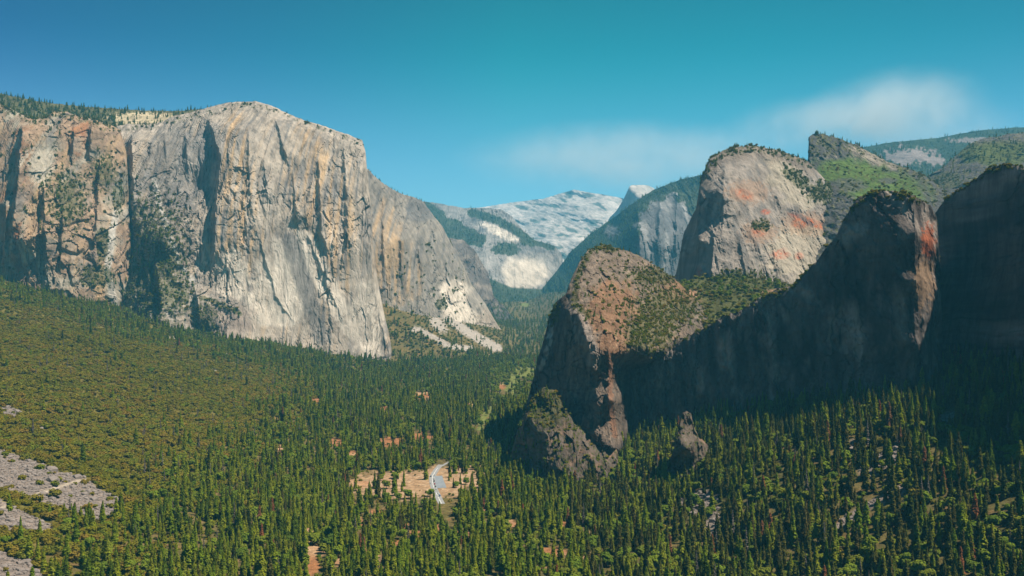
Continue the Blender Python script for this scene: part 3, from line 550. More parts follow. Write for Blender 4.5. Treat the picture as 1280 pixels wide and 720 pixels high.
relief('cliff', 'tall black shadowed cliff filling the right edge', 'cliff',
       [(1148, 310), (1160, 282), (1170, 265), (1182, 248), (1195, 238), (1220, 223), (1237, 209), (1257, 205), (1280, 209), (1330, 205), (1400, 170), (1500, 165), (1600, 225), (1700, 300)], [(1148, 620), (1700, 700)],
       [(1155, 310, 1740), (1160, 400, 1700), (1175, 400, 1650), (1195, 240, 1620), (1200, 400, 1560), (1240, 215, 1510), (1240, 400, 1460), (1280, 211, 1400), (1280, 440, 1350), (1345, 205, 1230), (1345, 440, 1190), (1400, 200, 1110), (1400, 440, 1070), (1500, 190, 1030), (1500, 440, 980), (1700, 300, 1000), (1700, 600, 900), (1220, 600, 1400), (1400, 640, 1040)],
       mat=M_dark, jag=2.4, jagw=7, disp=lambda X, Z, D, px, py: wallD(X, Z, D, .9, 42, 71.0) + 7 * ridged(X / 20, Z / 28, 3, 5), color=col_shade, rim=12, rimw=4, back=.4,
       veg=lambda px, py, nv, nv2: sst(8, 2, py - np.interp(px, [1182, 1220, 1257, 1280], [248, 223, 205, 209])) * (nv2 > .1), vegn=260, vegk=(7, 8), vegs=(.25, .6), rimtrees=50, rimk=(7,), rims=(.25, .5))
def col_low(X, Z, D, px, py, nv, nv2):
    c = mixc(C3((0.125, 0.098, 0.078), px), (0.06, 0.05, 0.045), sst(0, .3, nv2))
    return mixc(c, (0.24, 0.15, 0.10), sst(.12, .4, nv) * .7)
relief('rock_outcrop', 'lumpy brush covered rock shoulder at the foot of the spire', 'rock',
       [(630, 600), (638, 570), (646, 540), (656, 515), (666, 497), (680, 484), (694, 490), (705, 505), (718, 530), (735, 541), (752, 545), (766, 549), (772, 565), (774, 590)], [(630, 650), (774, 650)],
       [(640, 575, 1590), (656, 520, 1580), (680, 486, 1590), (705, 506, 1580), (740, 543, 1570), (770, 560, 1580), (680, 540, 1490), (720, 560, 1480), (650, 590, 1520), (700, 600, 1440), (750, 590, 1470), (774, 600, 1530)],
       mat=M_dark, jag=1.6, jagw=6, disp=lambda X, Z, D, px, py: 22 * fbm(X / 34, Z / 46, 2, 5) + 14 * blocks(X / 12, Z / 24, 8.0) + 8 * ridged(X / 24, Z / 44, 6, 5), color=col_low, rim=12, rimw=4, back=.5,
       veg=lambda px, py, nv, nv2: blob(px, py, 684, 508, 26, 26, nv2, 1.2) * .9 + sst(.08, .25, nv2), vegn=700, vegk=(8, 7, 3), vegs=(.25, .6), rimtrees=30, rimk=(7,), rims=(.3, .6))
relief('rock_outcrop', 'small craggy pinnacle standing against the black wall', 'rock',
       [(826, 600), (836, 578), (843, 560), (848, 535), (852, 518), (858, 513), (864, 517), (867, 532), (873, 546), (884, 555), (890, 572), (900, 600)], [(826, 640), (900, 640)],
       [(836, 580, 1400), (850, 525, 1390), (866, 530, 1400), (884, 560, 1400), (858, 560, 1330), (858, 620, 1290), (830, 610, 1370), (896, 610, 1370)],
       mat=M_dark, step=1.0, jag=1.2, jagw=5, disp=lambda X, Z, D, px, py: 14 * fbm(X / 18, Z / 22, 2, 4) + 12 * blocks(X / 8, Z / 13, 9.0), color=col_low, rim=8, rimw=3, back=.6,
       veg=lambda px, py, nv, nv2: sst(.1, .25, nv2), vegn=90, vegk=(7,), vegs=(.25, .5))

# ------------------------------------------------------------------ ground
def masks(px, py, n, n2):
    bare = np.clip(blob(px, py, 504, 606, 70, 20, n2, .7) + blob(px, py, 576, 602, 34, 22, n2, .8) + blob(px, py, 548, 600, 20, 18, n2, .5), 0, 1)
    small = np.zeros(px.shape)
    for (x, y, rx, ry) in [(490, 552, 20, 7), (527, 547, 17, 7), (421, 553, 12, 5), (442, 567, 7, 4), (527, 495, 12, 5), (628, 483, 6, 4), (450, 605, 14, 5), (505, 658, 7, 4), (450, 652, 6, 6), (578, 668, 16, 5), (425, 702, 8, 6), (398, 690, 10, 8), (388, 700, 12, 26), (470, 700, 12, 8), (500, 680, 12, 6), (690, 690, 20, 6), (388, 672, 5, 16), (520, 668, 9, 6), (545, 662, 10, 6), (640, 655, 8, 5), (350, 560, 6, 4), (395, 500, 6, 3), (590, 505, 7, 4), (480, 510, 6, 3), (735, 700, 8, 8), (470, 640, 8, 4), (606, 640, 8, 4), (300, 408, 8, 3), (700, 655, 10, 6)]:
        small = small + blob(px, py, x, y, rx, ry, n2, .8)
    field = blob(px, py, 655, 465, 16, 7, n, .5) + blob(px, py, 640, 480, 10, 14, n, .6) + lineblob(px, py, [(618, 500), (606, 520), (600, 535)], 4, n2, .6) + blob(px, py, 656, 381, 7, 2.5)
    talusL = inpoly(px + 4 * n2, py + 4 * n2, [(-60, 540), (0, 562), (40, 575), (75, 590), (105, 596), (130, 615), (158, 628), (150, 640), (115, 655), (110, 645), (80, 640), (60, 632), (30, 622), (0, 612), (-60, 600)]).astype(float)
    talusL2 = inpoly(px + 4 * n2, py + 3 * n2, [(-60, 610), (0, 625), (30, 640), (62, 655), (68, 666), (40, 664), (0, 660), (-60, 650)]).astype(float)
    talusL3 = inpoly(px + 4 * n2, py + 3 * n2, [(-60, 680), (0, 690), (30, 700), (60, 722), (60, 760), (-60, 760)]).astype(float)
    tl = np.clip(talusL + talusL2 + talusL3 + blob(px, py, 12, 515, 14, 7, n2, .7, 20) + blob(px, py, 48, 535, 10, 3, n2, .7, 40), 0, 1)
    tr = np.clip(blob(px, py, 1112, 573, 24, 12, n2, .5, -25) + blob(px, py, 1085, 590, 14, 8, n2, .7) + blob(px, py, 870, 628, 28, 14, n2, .6, -20) + blob(px, py, 888, 655, 14, 22, n2, .7) + lineblob(px, py, [(1046, 660), (1080, 635), (1130, 612)], 6, n2, .5) + blob(px, py, 1185, 520, 14, 6, n2, .7, -25) + blob(px, py, 752, 598, 16, 8, n2, .5) + blob(px, py, 1065, 560, 8, 10, n2, .7), 0, 1)
    tc = np.clip(lineblob(px, py, [(555, 392), (580, 412), (622, 436)], 6, n2, .6) + blob(px, py, 548, 405, 14, 8, n2, .9, 45) + lineblob(px, py, [(530, 415), (560, 432), (590, 436)], 3.5, n2, .8) + blob(px, py, 520, 412, 8, 4, n2, .6) + .45 * blob(px, py, 285, 443, 18, 5, n2, .9, 20) + .4 * blob(px, py, 268, 463, 6, 2.5, n2, .5) + .5 * blob(px, py, 215, 425, 6, 7, n2, .8), 0, 1) + 0 * px
    return bare, np.clip(small, 0, 1), np.clip(field, 0, 1), tl, tr, tc
def ground():
    ang = np.linspace(-45, 45, 1100); Dr = 330 * (20000 / 330) ** np.linspace(0, 1, 980)**1.0
    Dg = Dr[:, None] * np.ones(len(ang)); X = Dg * np.tan(np.radians(ang))[None]
    Z = G(X, Dg); px, py = proj(X, Dg, Z)
    n = fbm(X / 90, Dg / 90, 1.0, 4); n2 = fbm(X / 14, Dg / 18, 4.0, 4)
    c = mixc(C3((0.12, 0.095, 0.035), px), (0.24, 0.13, 0.065), sst(.05, .4, n2) * .6)
    c = mixc(c, (0.055, 0.06, 0.02), sst(-.1, .3, n) * .6)
    c = mixc(c, (0.125, 0.105, 0.022), sst(-330, -480, X + 0.065 * (Dg)) * .8)
    bare, small, field, tl, tr, tc = masks(px, py, n, n2)
    c = mixc(c, (0.34, 0.215, 0.125), bare * .9); c = mixc(c, (0.44, 0.32, 0.21), bare * sst(0, .3, n2) * .6)
    red = fbm(X / 200, Dg / 200, 6, 2)
    c = mixc(c, (0.29, 0.13, 0.06), small * .9); c = mixc(c, (0.40, 0.26, 0.15), small * sst(.0, .2, red) * .8)
    c = mixc(c, (0.15, 0.165, 0.045), field * .9)
    c = mixc(c, (0.205, 0.165, 0.14), np.clip(tl + tr * .9 + tc, 0, 1))
    c = mixc(c, (0.50, 0.45, 0.39), tc * .4)
    c = mixc(c, (0.36, 0.30, 0.235), lineblob(px, py, [(-10, 640), (20, 628), (45, 618), (75, 608), (92, 603), (118, 596)], 1.8, n2, .3) * .9 * tl)
    Z = Z + (tl + tr) * 1.6 * fbm(X / 3.5, Dg / 3.5, 9, 3)
    # behind the camera the sheet simply carries on
    me = mesh_np('ground', np.stack([X, Dg, Z], 2).reshape(-1, 3), gridq(*X.shape), M_ground, c.reshape(-1, 3), smooth=True)
    o = link('ground', me); tag(o, 'forest floor, bare soil and talus of the valley and its slopes', 'ground', kind='structure')
    Xb = np.linspace(-2600, 2600, 60)[None] * np.ones((24, 1)); Yb = np.linspace(-2000, 337, 24)[:, None] * np.ones((1, 60))
    Zb = G(Xb, np.maximum(Yb, 250)) - .3
    me = mesh_np('ground', np.stack([Xb, Yb, Zb], 2).reshape(-1, 3), gridq(*Xb.shape), M_ground, C3((0.08, .075, .03), Xb).reshape(-1, 3), smooth=True)
    tag(link('ground', me), 'slope below and behind the viewpoint', 'ground', kind='structure')
ground()

# ------------------------------------------------------------------ plants
def tube(pts, rad, n=6):
    V = []; Q = []
    for i, (p, r) in enumerate(zip(pts, rad)):
        for k in range(n):
            a = 2 * math.pi * k / n; V.append((p[0] + r * math.cos(a), p[1] + r * math.sin(a), p[2]))
    for i in range(len(pts) - 1):
        for k in range(n): Q.append((i * n + k, i * n + (k + 1) % n, (i + 1) * n + (k + 1) % n, (i + 1) * n + k))
    return np.array(V), np.array(Q)
def conifer(seed, h=34, wid=5.0, sprays=230, bare=0.12, droop=.35, power=.85):
    r = np.random.default_rng(seed); V = []; Q = []
    for i in range(sprays):
        f = bare + (1 - bare) * ((i + r.uniform(0, 1)) / sprays) ** 0.9
        z = h * f; L = wid * ((1 - f) / (1 - bare)) ** power * r.uniform(.62, 1.12) * (0.92 + .14 * math.sin(f * 17 + seed)) + .35
        a = r.uniform(0, 2 * math.pi); w = L * r.uniform(.20, .34) + .22
        ca, sa = math.cos(a), math.sin(a); dz = -L * droop * r.uniform(.5, 1.4) + (0.5 if f > .8 else 0)
        b = len(V); lift = r.uniform(.2, .8)
        V += [(0, 0, z + lift), (ca * L * .6 - sa * w, sa * L * .6 + ca * w, z + dz * .4), (ca * L, sa * L, z + dz), (ca * L * .6 + sa * w, sa * L * .6 - ca * w, z + dz * .5)]
        Q.append((b, b + 1, b + 2, b + 3))
        V += [(ca * L * .15, sa * L * .15, z - .6), (ca * L * .8, sa * L * .8, z + dz * .6 - w * .55), (ca * L * .95, sa * L * .95, z + dz), (ca * L * .3, sa * L * .3, z + .5 + w * .25)]
        Q.append((b + 4, b + 5, b + 6, b + 7))
    T = tube([(0, 0, -2), (0, 0, h * .35), (0, 0, h * .98)], [h * .016, h * .011, .05])
    return T, (np.array(V), np.array(Q))
def bushy(seed, h=11, wid=6.5, leaves=420, low=.12):
    r = np.random.default_rng(seed); V = []; Q = []
    nl = 9; lobes = []
    for i in range(nl):
        a = r.uniform(0, 6.28); rr = wid * r.uniform(.1, .62); lobes.append((rr * math.cos(a), rr * math.sin(a), h * r.uniform(.38, .80), wid * r.uniform(.32, .52)))
    for i in range(leaves):
        cx, cy, cz, cr = lobes[r.integers(nl)]
        d = r.normal(size=3); d /= np.linalg.norm(d); d[2] = d[2] * .85 + .1
        p = np.array([cx, cy, cz]) + d * cr * r.uniform(.75, 1.08); p[2] = max(p[2], h * low)
        d = d + np.array([0, 0, .9]); d /= np.linalg.norm(d); t = np.cross(d, r.normal(size=3)); t /= np.linalg.norm(t) + 1e-6; u = np.cross(d, t)
        s = wid * r.uniform(.09, .17); tl = r.uniform(-.5, .5) * s
        b = len(V)
        V += [p - t * s - u * s * .6 + d * tl, p + t * s * .7 - u * s, p + t * s + u * s * .7 - d * tl, p - t * s * .6 + u * s]
        Q.append((b, b + 1, b + 2, b + 3))
    T = tube([(0, 0, -1.5), (.2, .1, h * .3), (0, .2, h * .6)], [h * .035, h * .025, h * .01])
    return T, (np.array(V), np.array(Q))
PROTO = []
pc = bpy.data.collections.new('tree_shapes')
def proto(name, TC, mtrunk, mcrown):
    (tv, tq), (cv, cq) = TC
    tm = mesh_np('trunk', tv, tq, mtrunk); cm = mesh_np('crown', cv, cq, mcrown)
    V = np.concatenate([tv, cv]); Q = np.concatenate([tq, cq + len(tv)])
    jm = mesh_np(name, V, Q, [mtrunk, mcrown], mi=np.r_[np.zeros(len(tq)), np.ones(len(cq))])
    o = bpy.data.objects.new('%02d_%s' % (len(PROTO), name), jm); pc.objects.link(o)
    PROTO.append((tm, cm, o))
proto('conifer', conifer(1, 30, 6.0, 400, .06, .3, .65), M_bark, M_con)                       # 0
proto('conifer', conifer(2, 26, 5.2, 360, .05, .3, .7), M_bark, M_con)             # 1
proto('conifer', conifer(3, 33, 6.2, 400, .18, .3, .55), M_bark, M_con)     # 2
proto('conifer', conifer(4, 19, 4.8, 300, .04, .3, .7), M_bark, M_con)             # 3
proto('dead_conifer', conifer(5, 27, 5.0, 300, .1, .3, .6), M_bark, M_rust)       # 4
proto('bare_conifer', conifer(6, 27, 3.0, 80, .2), M_snag, M_snag)         # 5
proto('oak', bushy(7, 8, 7.2, 460, .04), M_bark, M_oak)                    # 6
proto('scrub', bushy(8, 9, 6.5, 260, .05), M_bark, M_scrub)                # 7
proto('oak', bushy(9, 9, 7.6, 460, .04), M_bark, M_oak)                    # 8
proto('broadleaf', bushy(10, 15, 7.5, 480, .12), M_bark, M_broad)          # 9
proto('oak', bushy(11, 7, 8.0, 460, .03), M_bark, M_oak)                   # 10
proto('conifer', conifer(12, 30, 4.6, 360, .06, .45, .75), M_bark, M_con)     # 11

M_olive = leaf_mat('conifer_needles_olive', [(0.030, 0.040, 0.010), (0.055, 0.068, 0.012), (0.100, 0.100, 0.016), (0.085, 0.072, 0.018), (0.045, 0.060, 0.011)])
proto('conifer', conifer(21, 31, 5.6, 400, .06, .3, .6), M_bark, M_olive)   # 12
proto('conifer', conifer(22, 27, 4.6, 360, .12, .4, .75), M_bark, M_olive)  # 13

# candidate positions on the ground
def cand(y0, y1, n, pad=.10):
    y = np.sqrt(rng.uniform(y0**2, y1**2, n)); x = y * rng.uniform(-.532 - pad, .532 + pad, n)
    return x, y
road_pts = []
RX = [(552, 583), (546, 590), (541, 596), (541, 606), (546, 617), (552, 630), (558, 645), (560, 660)]
def on_road(px, py, w=4.0): return lineblob(px, py, RX, w) > .5
allx, ally = [], []
for (y0, y1, n) in [(560, 1600, 27000), (1600, 2600, 32000), (2600, 4200, 42000), (4200, 6500, 26000), (6500, 9800, 16000)]:
    a, b = cand(y0, y1, n); allx.append(a); ally.append(b)
_y = np.sqrt(rng.uniform(500**2, 1500**2, 5200)); allx.append(_y * rng.uniform(.60, .80, 5200)); ally.append(_y)
x = np.concatenate(allx); y = np.concatenate(ally); z = G(x, y); px, py = proj(x, y, z)
n = fbm(x / 90, y / 90, 1.0, 4); n2 = fbm(x / 14, y / 18, 4.0, 4)
bare, small, field, tl, tr, tc = masks(px, py, n, n2)
iy = np.clip(((py - 10 * 1.0 + 10) / 2).astype(int), 0, 369); ix = np.clip(((px + 100) / 2).astype(int), 0, 739)
vis = (y < ZB[iy, ix] + 60) & (px > -200) & (px < 1560) & (py < 900)
iy2 = np.clip(((py - 34 / y * F * .9 + 10) / 2).astype(int), 0, 369)
vis |= (y < ZB[iy2, ix] + 10) & (px > -200) & (px < 1560) & (py < 900)
for k_, f_ in ((.3, .97), (.6, .93), (.9, .75)):
    b2, s2, f2, l2, r2, c2 = masks(px, py - k_ * 24 / y * F, n, n2)
    bare = np.maximum(bare, b2 * f_) ; small = np.maximum(small, s2 * f_ * .9); field = np.maximum(field, f2 * f_); tr = np.maximum(tr, r2 * f_ * .8)
slopeL = (-230 - 0.065 * y - x)      # >0 on the left slope
u = rng.uniform(0, 1, len(x))
keep = vis & (u < 1 - .92 * bare) & (rng.uniform(0, 1, len(x)) < 1 - .92 * small) & (rng.uniform(0, 1, len(x)) < 1 - .85 * field) & (rng.uniform(0, 1, len(x)) < 1 - .95 * tl) & (rng.uniform(0, 1, len(x)) < 1 - .93 * tr) & (rng.uniform(0, 1, len(x)) < 1 - .8 * tc)
keep &= ~((fbm(x / 38, y / 55, 22.0, 3) < -.10) & (slopeL < 150) & (x < 120) & (y < 4000) & (rng.uniform(0, 1, len(x)) < .72))
keep &= ~on_road(px, py, 9) & ~(blob(px, py, 549, 606, 10, 13) > .3) & ~(blob(px, py, 455, 602, 12, 5) > .3)
x, y, z, px, py, n, n2, slopeL, field = [a[keep] for a in (x, y, z, px, py, n, n2, slopeL, field)]
# kind of plant
p_oak = np.clip(sst(-20, 260, slopeL + 120 * n) * sst(4100, 3700, y), 0, .995)
# belt of conifers under the cliffs and green talus slopes
belt = sst(2700, 3050, y + 250 * n) * (slopeL > 0)
p_oak = p_oak * (1 - .45 * belt)
sl2 = ((y > 3850) & (z - .046 * np.maximum(y - 4700, 0) > 25) & (x < 60))
p_oak = np.where(sl2, .75, p_oak)
u = rng.uniform(0, 1, len(x)); isoak = u < p_oak
rt = (x > 60) & (y < 1500)
kind = rng.choice([0, 1, 2, 3, 11], len(x), p=[.26, .24, .2, .12, .18])
kind = np.where(isoak, rng.choice([6, 8, 10, 3], len(x), p=[.33, .33, .33, .01]), kind)
u2 = rng.uniform(0, 1, len(x))
kind = np.where(isoak & (belt > .5) & (u2 < .5), 7, kind)
kind = np.where(sl2 & isoak & (u2 < .6), 7, kind)
pb = .16 + .02 * (rt) + .22 * sst(.12, .3, fbm(x / 70, y / 110, 41.0, 3)) + .3 * blob(px, py, 800, 590, 120, 30) + .25 * sst(.1, .3, n) + .5 * (blob(px, py, 645, 480, 40, 30) > .4)
kind = np.where(~isoak & (rng.uniform(0, 1, len(x)) < pb) & (y < 4200), 9, kind)
kind = np.where(~isoak & (rng.uniform(0, 1, len(x)) < .007 + .014 * (n2 > .2)), 4, kind)
kind = np.where((rng.uniform(0, 1, len(x)) < .018), 5, kind)
clump = fbm(x / 55, y / 75, 12.0, 3)
sc = np.where(np.isin(kind, (6, 8, 10)), .35 + .75 * rng.uniform(0, 1, len(x)) ** 1.6, np.clip(.30 + .75 * rng.uniform(0, 1, len(x)) ** .8 + .55 * clump, .28, 1.15))
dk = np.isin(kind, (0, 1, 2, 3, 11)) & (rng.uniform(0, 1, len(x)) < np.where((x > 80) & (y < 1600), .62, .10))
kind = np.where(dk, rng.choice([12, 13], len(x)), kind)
keepr = ~((x > 100) & (y < 1600) & (fbm(x / 30, y / 42, 33.0, 3) < -.04) & (rng.uniform(0, 1, len(x)) < .5))
sc = np.where((x > 120) & (y < 1500), sc * 1.12 + .04, sc)
kind = np.where((x > 100) & (y < 1600) & np.isin(kind, (0, 1, 2, 3, 12, 13)) & (rng.uniform(0, 1, len(x)) < .09), rng.choice([6, 8, 7, 9, 4, 5], len(x), p=[.25, .2, .2, .15, .08, .12]), kind)
sc = np.where(kind == 7, rng.uniform(.6, 1.1, len(x)), sc)
sc = np.where(kind == 9, rng.uniform(.5, 1.1, len(x)), sc)
x, y, z, sc, kind, px, py = [a[keepr] for a in (x, y, z, sc, kind, px, py)]
GP = np.column_stack([x, y, z - .5, sc, kind]); GPX = np.column_stack([px, py])

a_, b_ = cand(600, 1900, 16000); z_ = G(a_, b_); qx, qy = proj(a_, b_, z_)
_n = fbm(a_ / 90, b_ / 90, 1.0, 4); _n2 = fbm(a_ / 14, b_ / 18, 4.0, 4); _m = masks(qx, qy, _n, _n2)
k_ = (a_ > -230 - .065 * b_ - 120) & (qx > -60) & (qx < 1340) & (qy < 790) & (rng.uniform(0, 1, len(a_)) > .9 * np.maximum.reduce(_m)) & ~on_road(qx, qy, 8) & ~(blob(qx, qy, 549, 606, 10, 13) > .3) & (b_ < ZB[np.clip(((qy + 10) / 2).astype(int), 0, 369), np.clip(((qx + 100) / 2).astype(int), 0, 739)] + 40)
US = np.column_stack([a_, b_, z_ - .3, .15 + .32 * rng.uniform(0, 1, len(a_)) ** 1.5, rng.choice([7, 6, 9, 10], len(a_), p=[.45, .25, .12, .18])])[k_]
a_, b_ = cand(800, 3300, 60000); z_ = G(a_, b_); qx, qy = proj(a_, b_, z_)
_n = fbm(a_ / 90, b_ / 90, 1.0, 4); _n2 = fbm(a_ / 14, b_ / 18, 4.0, 4); _m = masks(qx, qy, _n, _n2)
k_ = (rng.uniform(0, 1, len(a_)) < sst(0, 260, -230 - .065 * b_ - a_ + 120 * _n)) & (qx > -60) & (qy < 790) & (rng.uniform(0, 1, len(a_)) > .985 * np.maximum.reduce(_m))
US2 = np.column_stack([a_, b_, z_ - .3, .3 + .45 * rng.uniform(0, 1, len(a_)) ** 1.5, rng.choice([6, 8, 10, 7], len(a_), p=[.33, .32, .31, .04])])[k_]
# thin trees that crowd each other near the camera
cell = {}
order = np.argsort(y); keepi = []
for i in order:
    d = 4.3 if kind[i] in (6, 8, 10, 7) else 5.4
    if y[i] > 2200: keepi.append(i); continue
    cx, cy = int(x[i] // 8), int(y[i] // 8); ok = True
    for a in (-1, 0, 1):
        for b in (-1, 0, 1):
            for j in cell.get((cx + a, cy + b), ()):
                if (x[j] - x[i])**2 + (y[j] - y[i])**2 < (d * (.5 * (sc[i] + sc[j])))**2: ok = False; break
    if ok: cell.setdefault((cx, cy), []).append(i); keepi.append(i)
keepi = np.array(keepi); GP = GP[keepi]; GPX = GPX[keepi]

def pick(kinds, n, pxlim=(0, 1280)):
    """the n largest in view of these kinds"""
    top = CY + F * (CAMZ - GP[:, 2] - 8 * GP[:, 3]) / GP[:, 1]
    m = np.isin(GP[:, 4], kinds) & (GPX[:, 0] > pxlim[0] + 4) & (GPX[:, 0] < pxlim[1] - 4) & (top < 712)
    i = np.where(m)[0]
    return i[np.argsort(GP[i, 1])[:n]]
def plant(i, name, label, cat, group):
    xx, yy, zz, s, k = GP[i]; tm, cm, _ = PROTO[int(k)]
    e = bpy.data.objects.new(name, None); C.objects.link(e); e.location = (xx, yy, zz); e.scale = (s, s, s * random.uniform(.92, 1.1)); e.rotation_euler = (0, 0, random.uniform(0, 6.28))
    e.empty_display_size = 2
    tag(e, label, cat, group)
    link('trunk', tm, e); link('crown', cm, e)
used = set()
def where(px):
    return 'lower left' if px < 430 else ('lower middle' if px < 850 else 'lower right')
for i in pick((0, 1, 2, 3, 11, 12, 13), 300):
    used.add(i); w = where(GPX[i, 0])
    plant(i, 'conifer_tree', {'lower left': 'dark green conifer at the foot of the brushy slope, lower left', 'lower middle': 'dark green conifer in the dense valley forest along the bottom edge', 'lower right': 'tall dark green conifer on the slope below the black cliffs'}[w], 'tree', {'lower left': 'conifers at the foot of the left slope', 'lower middle': 'conifers on the valley floor', 'lower right': 'conifers on the lower right slope'}[w])
for i in pick((6, 8, 10), 300):
    used.add(i)
    w = 'left' if GPX[i, 0] < 640 else 'right'
    plant(i, 'oak_tree', 'low rounded olive green oak on the brushy slope at lower left' if w == 'left' else 'low rounded oak among conifers at lower right', 'tree', 'oaks on the left slope' if w == 'left' else 'oaks on the right slope')
for i in pick((9,), 160):
    used.add(i); w = where(GPX[i, 0])
    plant(i, 'broadleaf_tree', 'bright green rounded broadleaf tree among the conifers, ' + w, 'tree', 'broadleaf trees, ' + w)
for i in pick((4,), 45):
    used.add(i); w = where(GPX[i, 0])
    plant(i, 'dead_conifer', 'rust red dead conifer among green trees, ' + w, 'tree', 'rust red dead conifers, ' + w)
for i in pick((5,), 60):
    used.add(i); w = where(GPX[i, 0])
    plant(i, 'bare_tree', 'grey bare tree trunk among the green trees, ' + w, 'tree', 'grey bare trees, ' + w)
rest = np.array([i for i in range(len(GP)) if i not in used])

def gn_forest(name, A, label, cat):
    me = bpy.data.meshes.new(name); me.vertices.add(len(A)); me.vertices.foreach_set('co', A[:, :3].astype(np.float32).ravel())
    for nm, v, ty in (('scl', A[:, 3], 'FLOAT'), ('rot', rng.uniform(0, 6.28, len(A)), 'FLOAT'), ('kid', A[:, 4], 'INT')):
        a = me.attributes.new(nm, ty, 'POINT'); a.data.foreach_set('value', v.astype(np.int32 if ty == 'INT' else np.float32))
    o = link(name, me); tag(o, label, cat, kind='stuff')
    ng = bpy.data.node_groups.new(name, 'GeometryNodeTree')
    ng.interface.new_socket('Geometry', in_out='INPUT', socket_type='NodeSocketGeometry'); ng.interface.new_socket('Geometry', in_out='OUTPUT', socket_type='NodeSocketGeometry')
    gi = ng.nodes.new('NodeGroupInput'); go = ng.nodes.new('NodeGroupOutput')
    ci = ng.nodes.new('GeometryNodeCollectionInfo'); ci.inputs[0].default_value = pc; ci.inputs[1].default_value = True; ci.inputs[2].default_value = True
    ip = ng.nodes.new('GeometryNodeInstanceOnPoints'); ip.inputs['Pick Instance'].default_value = True
    def att(nm, ty):
        n_ = ng.nodes.new('GeometryNodeInputNamedAttribute'); n_.data_type = ty; n_.inputs[0].default_value = nm; return n_.outputs[0]
    L = ng.links.new
    cb = ng.nodes.new('ShaderNodeCombineXYZ'); L(att('rot', 'FLOAT'), cb.inputs[2])
    cs = ng.nodes.new('ShaderNodeCombineXYZ'); sv = att('scl', 'FLOAT')
    for k in range(3): L(sv, cs.inputs[k])
    L(gi.outputs[0], ip.inputs['Points']); L(ci.outputs[0], ip.inputs['Instance']); L(att('kid', 'INT'), ip.inputs['Instance Index'])
    L(cb.outputs[0], ip.inputs['Rotation']); L(cs.outputs[0], ip.inputs['Scale']); L(ip.outputs[0], go.inputs[0])
    md = o.modifiers.new('scatter', 'NODES'); md.node_group = ng
    return o
A = GP[rest]
con = np.isin(A[:, 4], (0, 1, 2, 3, 4, 5, 11, 9, 12, 13))
gn_forest('forest', A[con], 'dense conifer forest filling the valley floor', 'forest')
gn_forest('shrubbery', np.concatenate([A[~con], US, US2]), 'olive and brown brush covering the valley slopes', 'brush')
S = np.concatenate(SC)
gn_forest('vegetation', S, 'scrub and small trees growing on cliff ledges and mountain tops', 'scrub')
print('TREES', len(A), len(S))

# ------------------------------------------------------------------ talus rocks
def boulder_me(seed, mat):
    import bmesh
    r = random.Random(seed); bm = bmesh.new(); bmesh.ops.create_icosphere(bm, subdivisions=2, radius=1)
    for v in bm.verts:
        k = 1 + .35 * (perlin(v.co.x * 1.3 + seed, v.co.y * 1.3, v.co.z * 1.3) + 0)
        v.co *= float(k); v.co.z *= .7
        for ax in range(3): v.co[ax] = max(-.72, min(.72, v.co[ax] * 1.05))
    me = bpy.data.meshes.new('boulder'); bm.to_mesh(me); bm.free(); me.materials.append(mat); return me
M_rockp = plain('talus_rock', (0.205, 0.17, 0.15), .9, .4, .6)
bc = bpy.data.collections.new('rock_shapes'); BM = [boulder_me(s, M_rockp) for s in (1, 2, 3)]
for i, m_ in enumerate(BM): bc.objects.link(bpy.data.objects.new('rock_shape', m_))
xx = []; 
a, b = cand(560, 1700, 150000); zz = G(a, b); qx, qy = proj(a, b, zz); nn = fbm(a / 90, b / 90, 1.0, 4); nn2 = fbm(a / 14, b / 18, 4.0, 4)
_, sm_, _, tl_, tr_, _ = masks(qx, qy, nn, nn2)
k_ = ((tl_ > .5) | (tr_ > .5)) & (lineblob(qx, qy, [(-10, 640), (20, 628), (45, 618), (75, 608), (92, 603), (120, 596)], 2.2) < .3) & (qx > -50) & (qx < 1330) & (qy < 780)
a, b, zz = a[k_], b[k_], zz[k_]; s_ = rng.gamma(1.1, 1.1, len(a)) * .8 + .4
_pc = pc; pc = bc
gn_forest('rubble', np.column_stack([a, b, zz, s_, rng.integers(0, 3, len(a))]), 'grey broken rocks of the talus fields on both slopes', 'rubble')
pc = _pc
print('ROCKS', len(a))

# ------------------------------------------------------------------ road, parking area and cars
M_asph = plain('asphalt_pale', (0.24, 0.235, 0.23), .9, .1, .1)
M_lot = plain('parking_asphalt', (0.19, 0.21, 0.23), .9, .12, .1)
M_white = plain('road_paint', (0.75, 0.75, 0.72), .8, .05, .3)
def unproj_ground(px, py):
    D = 800.0
    lo, hi = 400.0, 6000.0
    for _ in range(50):
        D = .5 * (lo + hi); xx_ = (px - CX) / F * D; zr = CAMZ - (py - CY) / F * D
        if zr > float(G(xx_, D)): lo = D
        else: hi = D
    return (px - CX) / F * D, D
def densify(pts, n=8):
    p = np.array(pts, float); t = np.arange(len(p)); tt = np.linspace(0, len(p) - 1, (len(p) - 1) * n + 1)
    q = np.column_stack([np.interp(tt, t, p[:, k]) for k in range(2)])
    for _ in range(6): q[1:-1] = .25 * q[:-2] + .5 * q[1:-1] + .25 * q[2:]
    return q
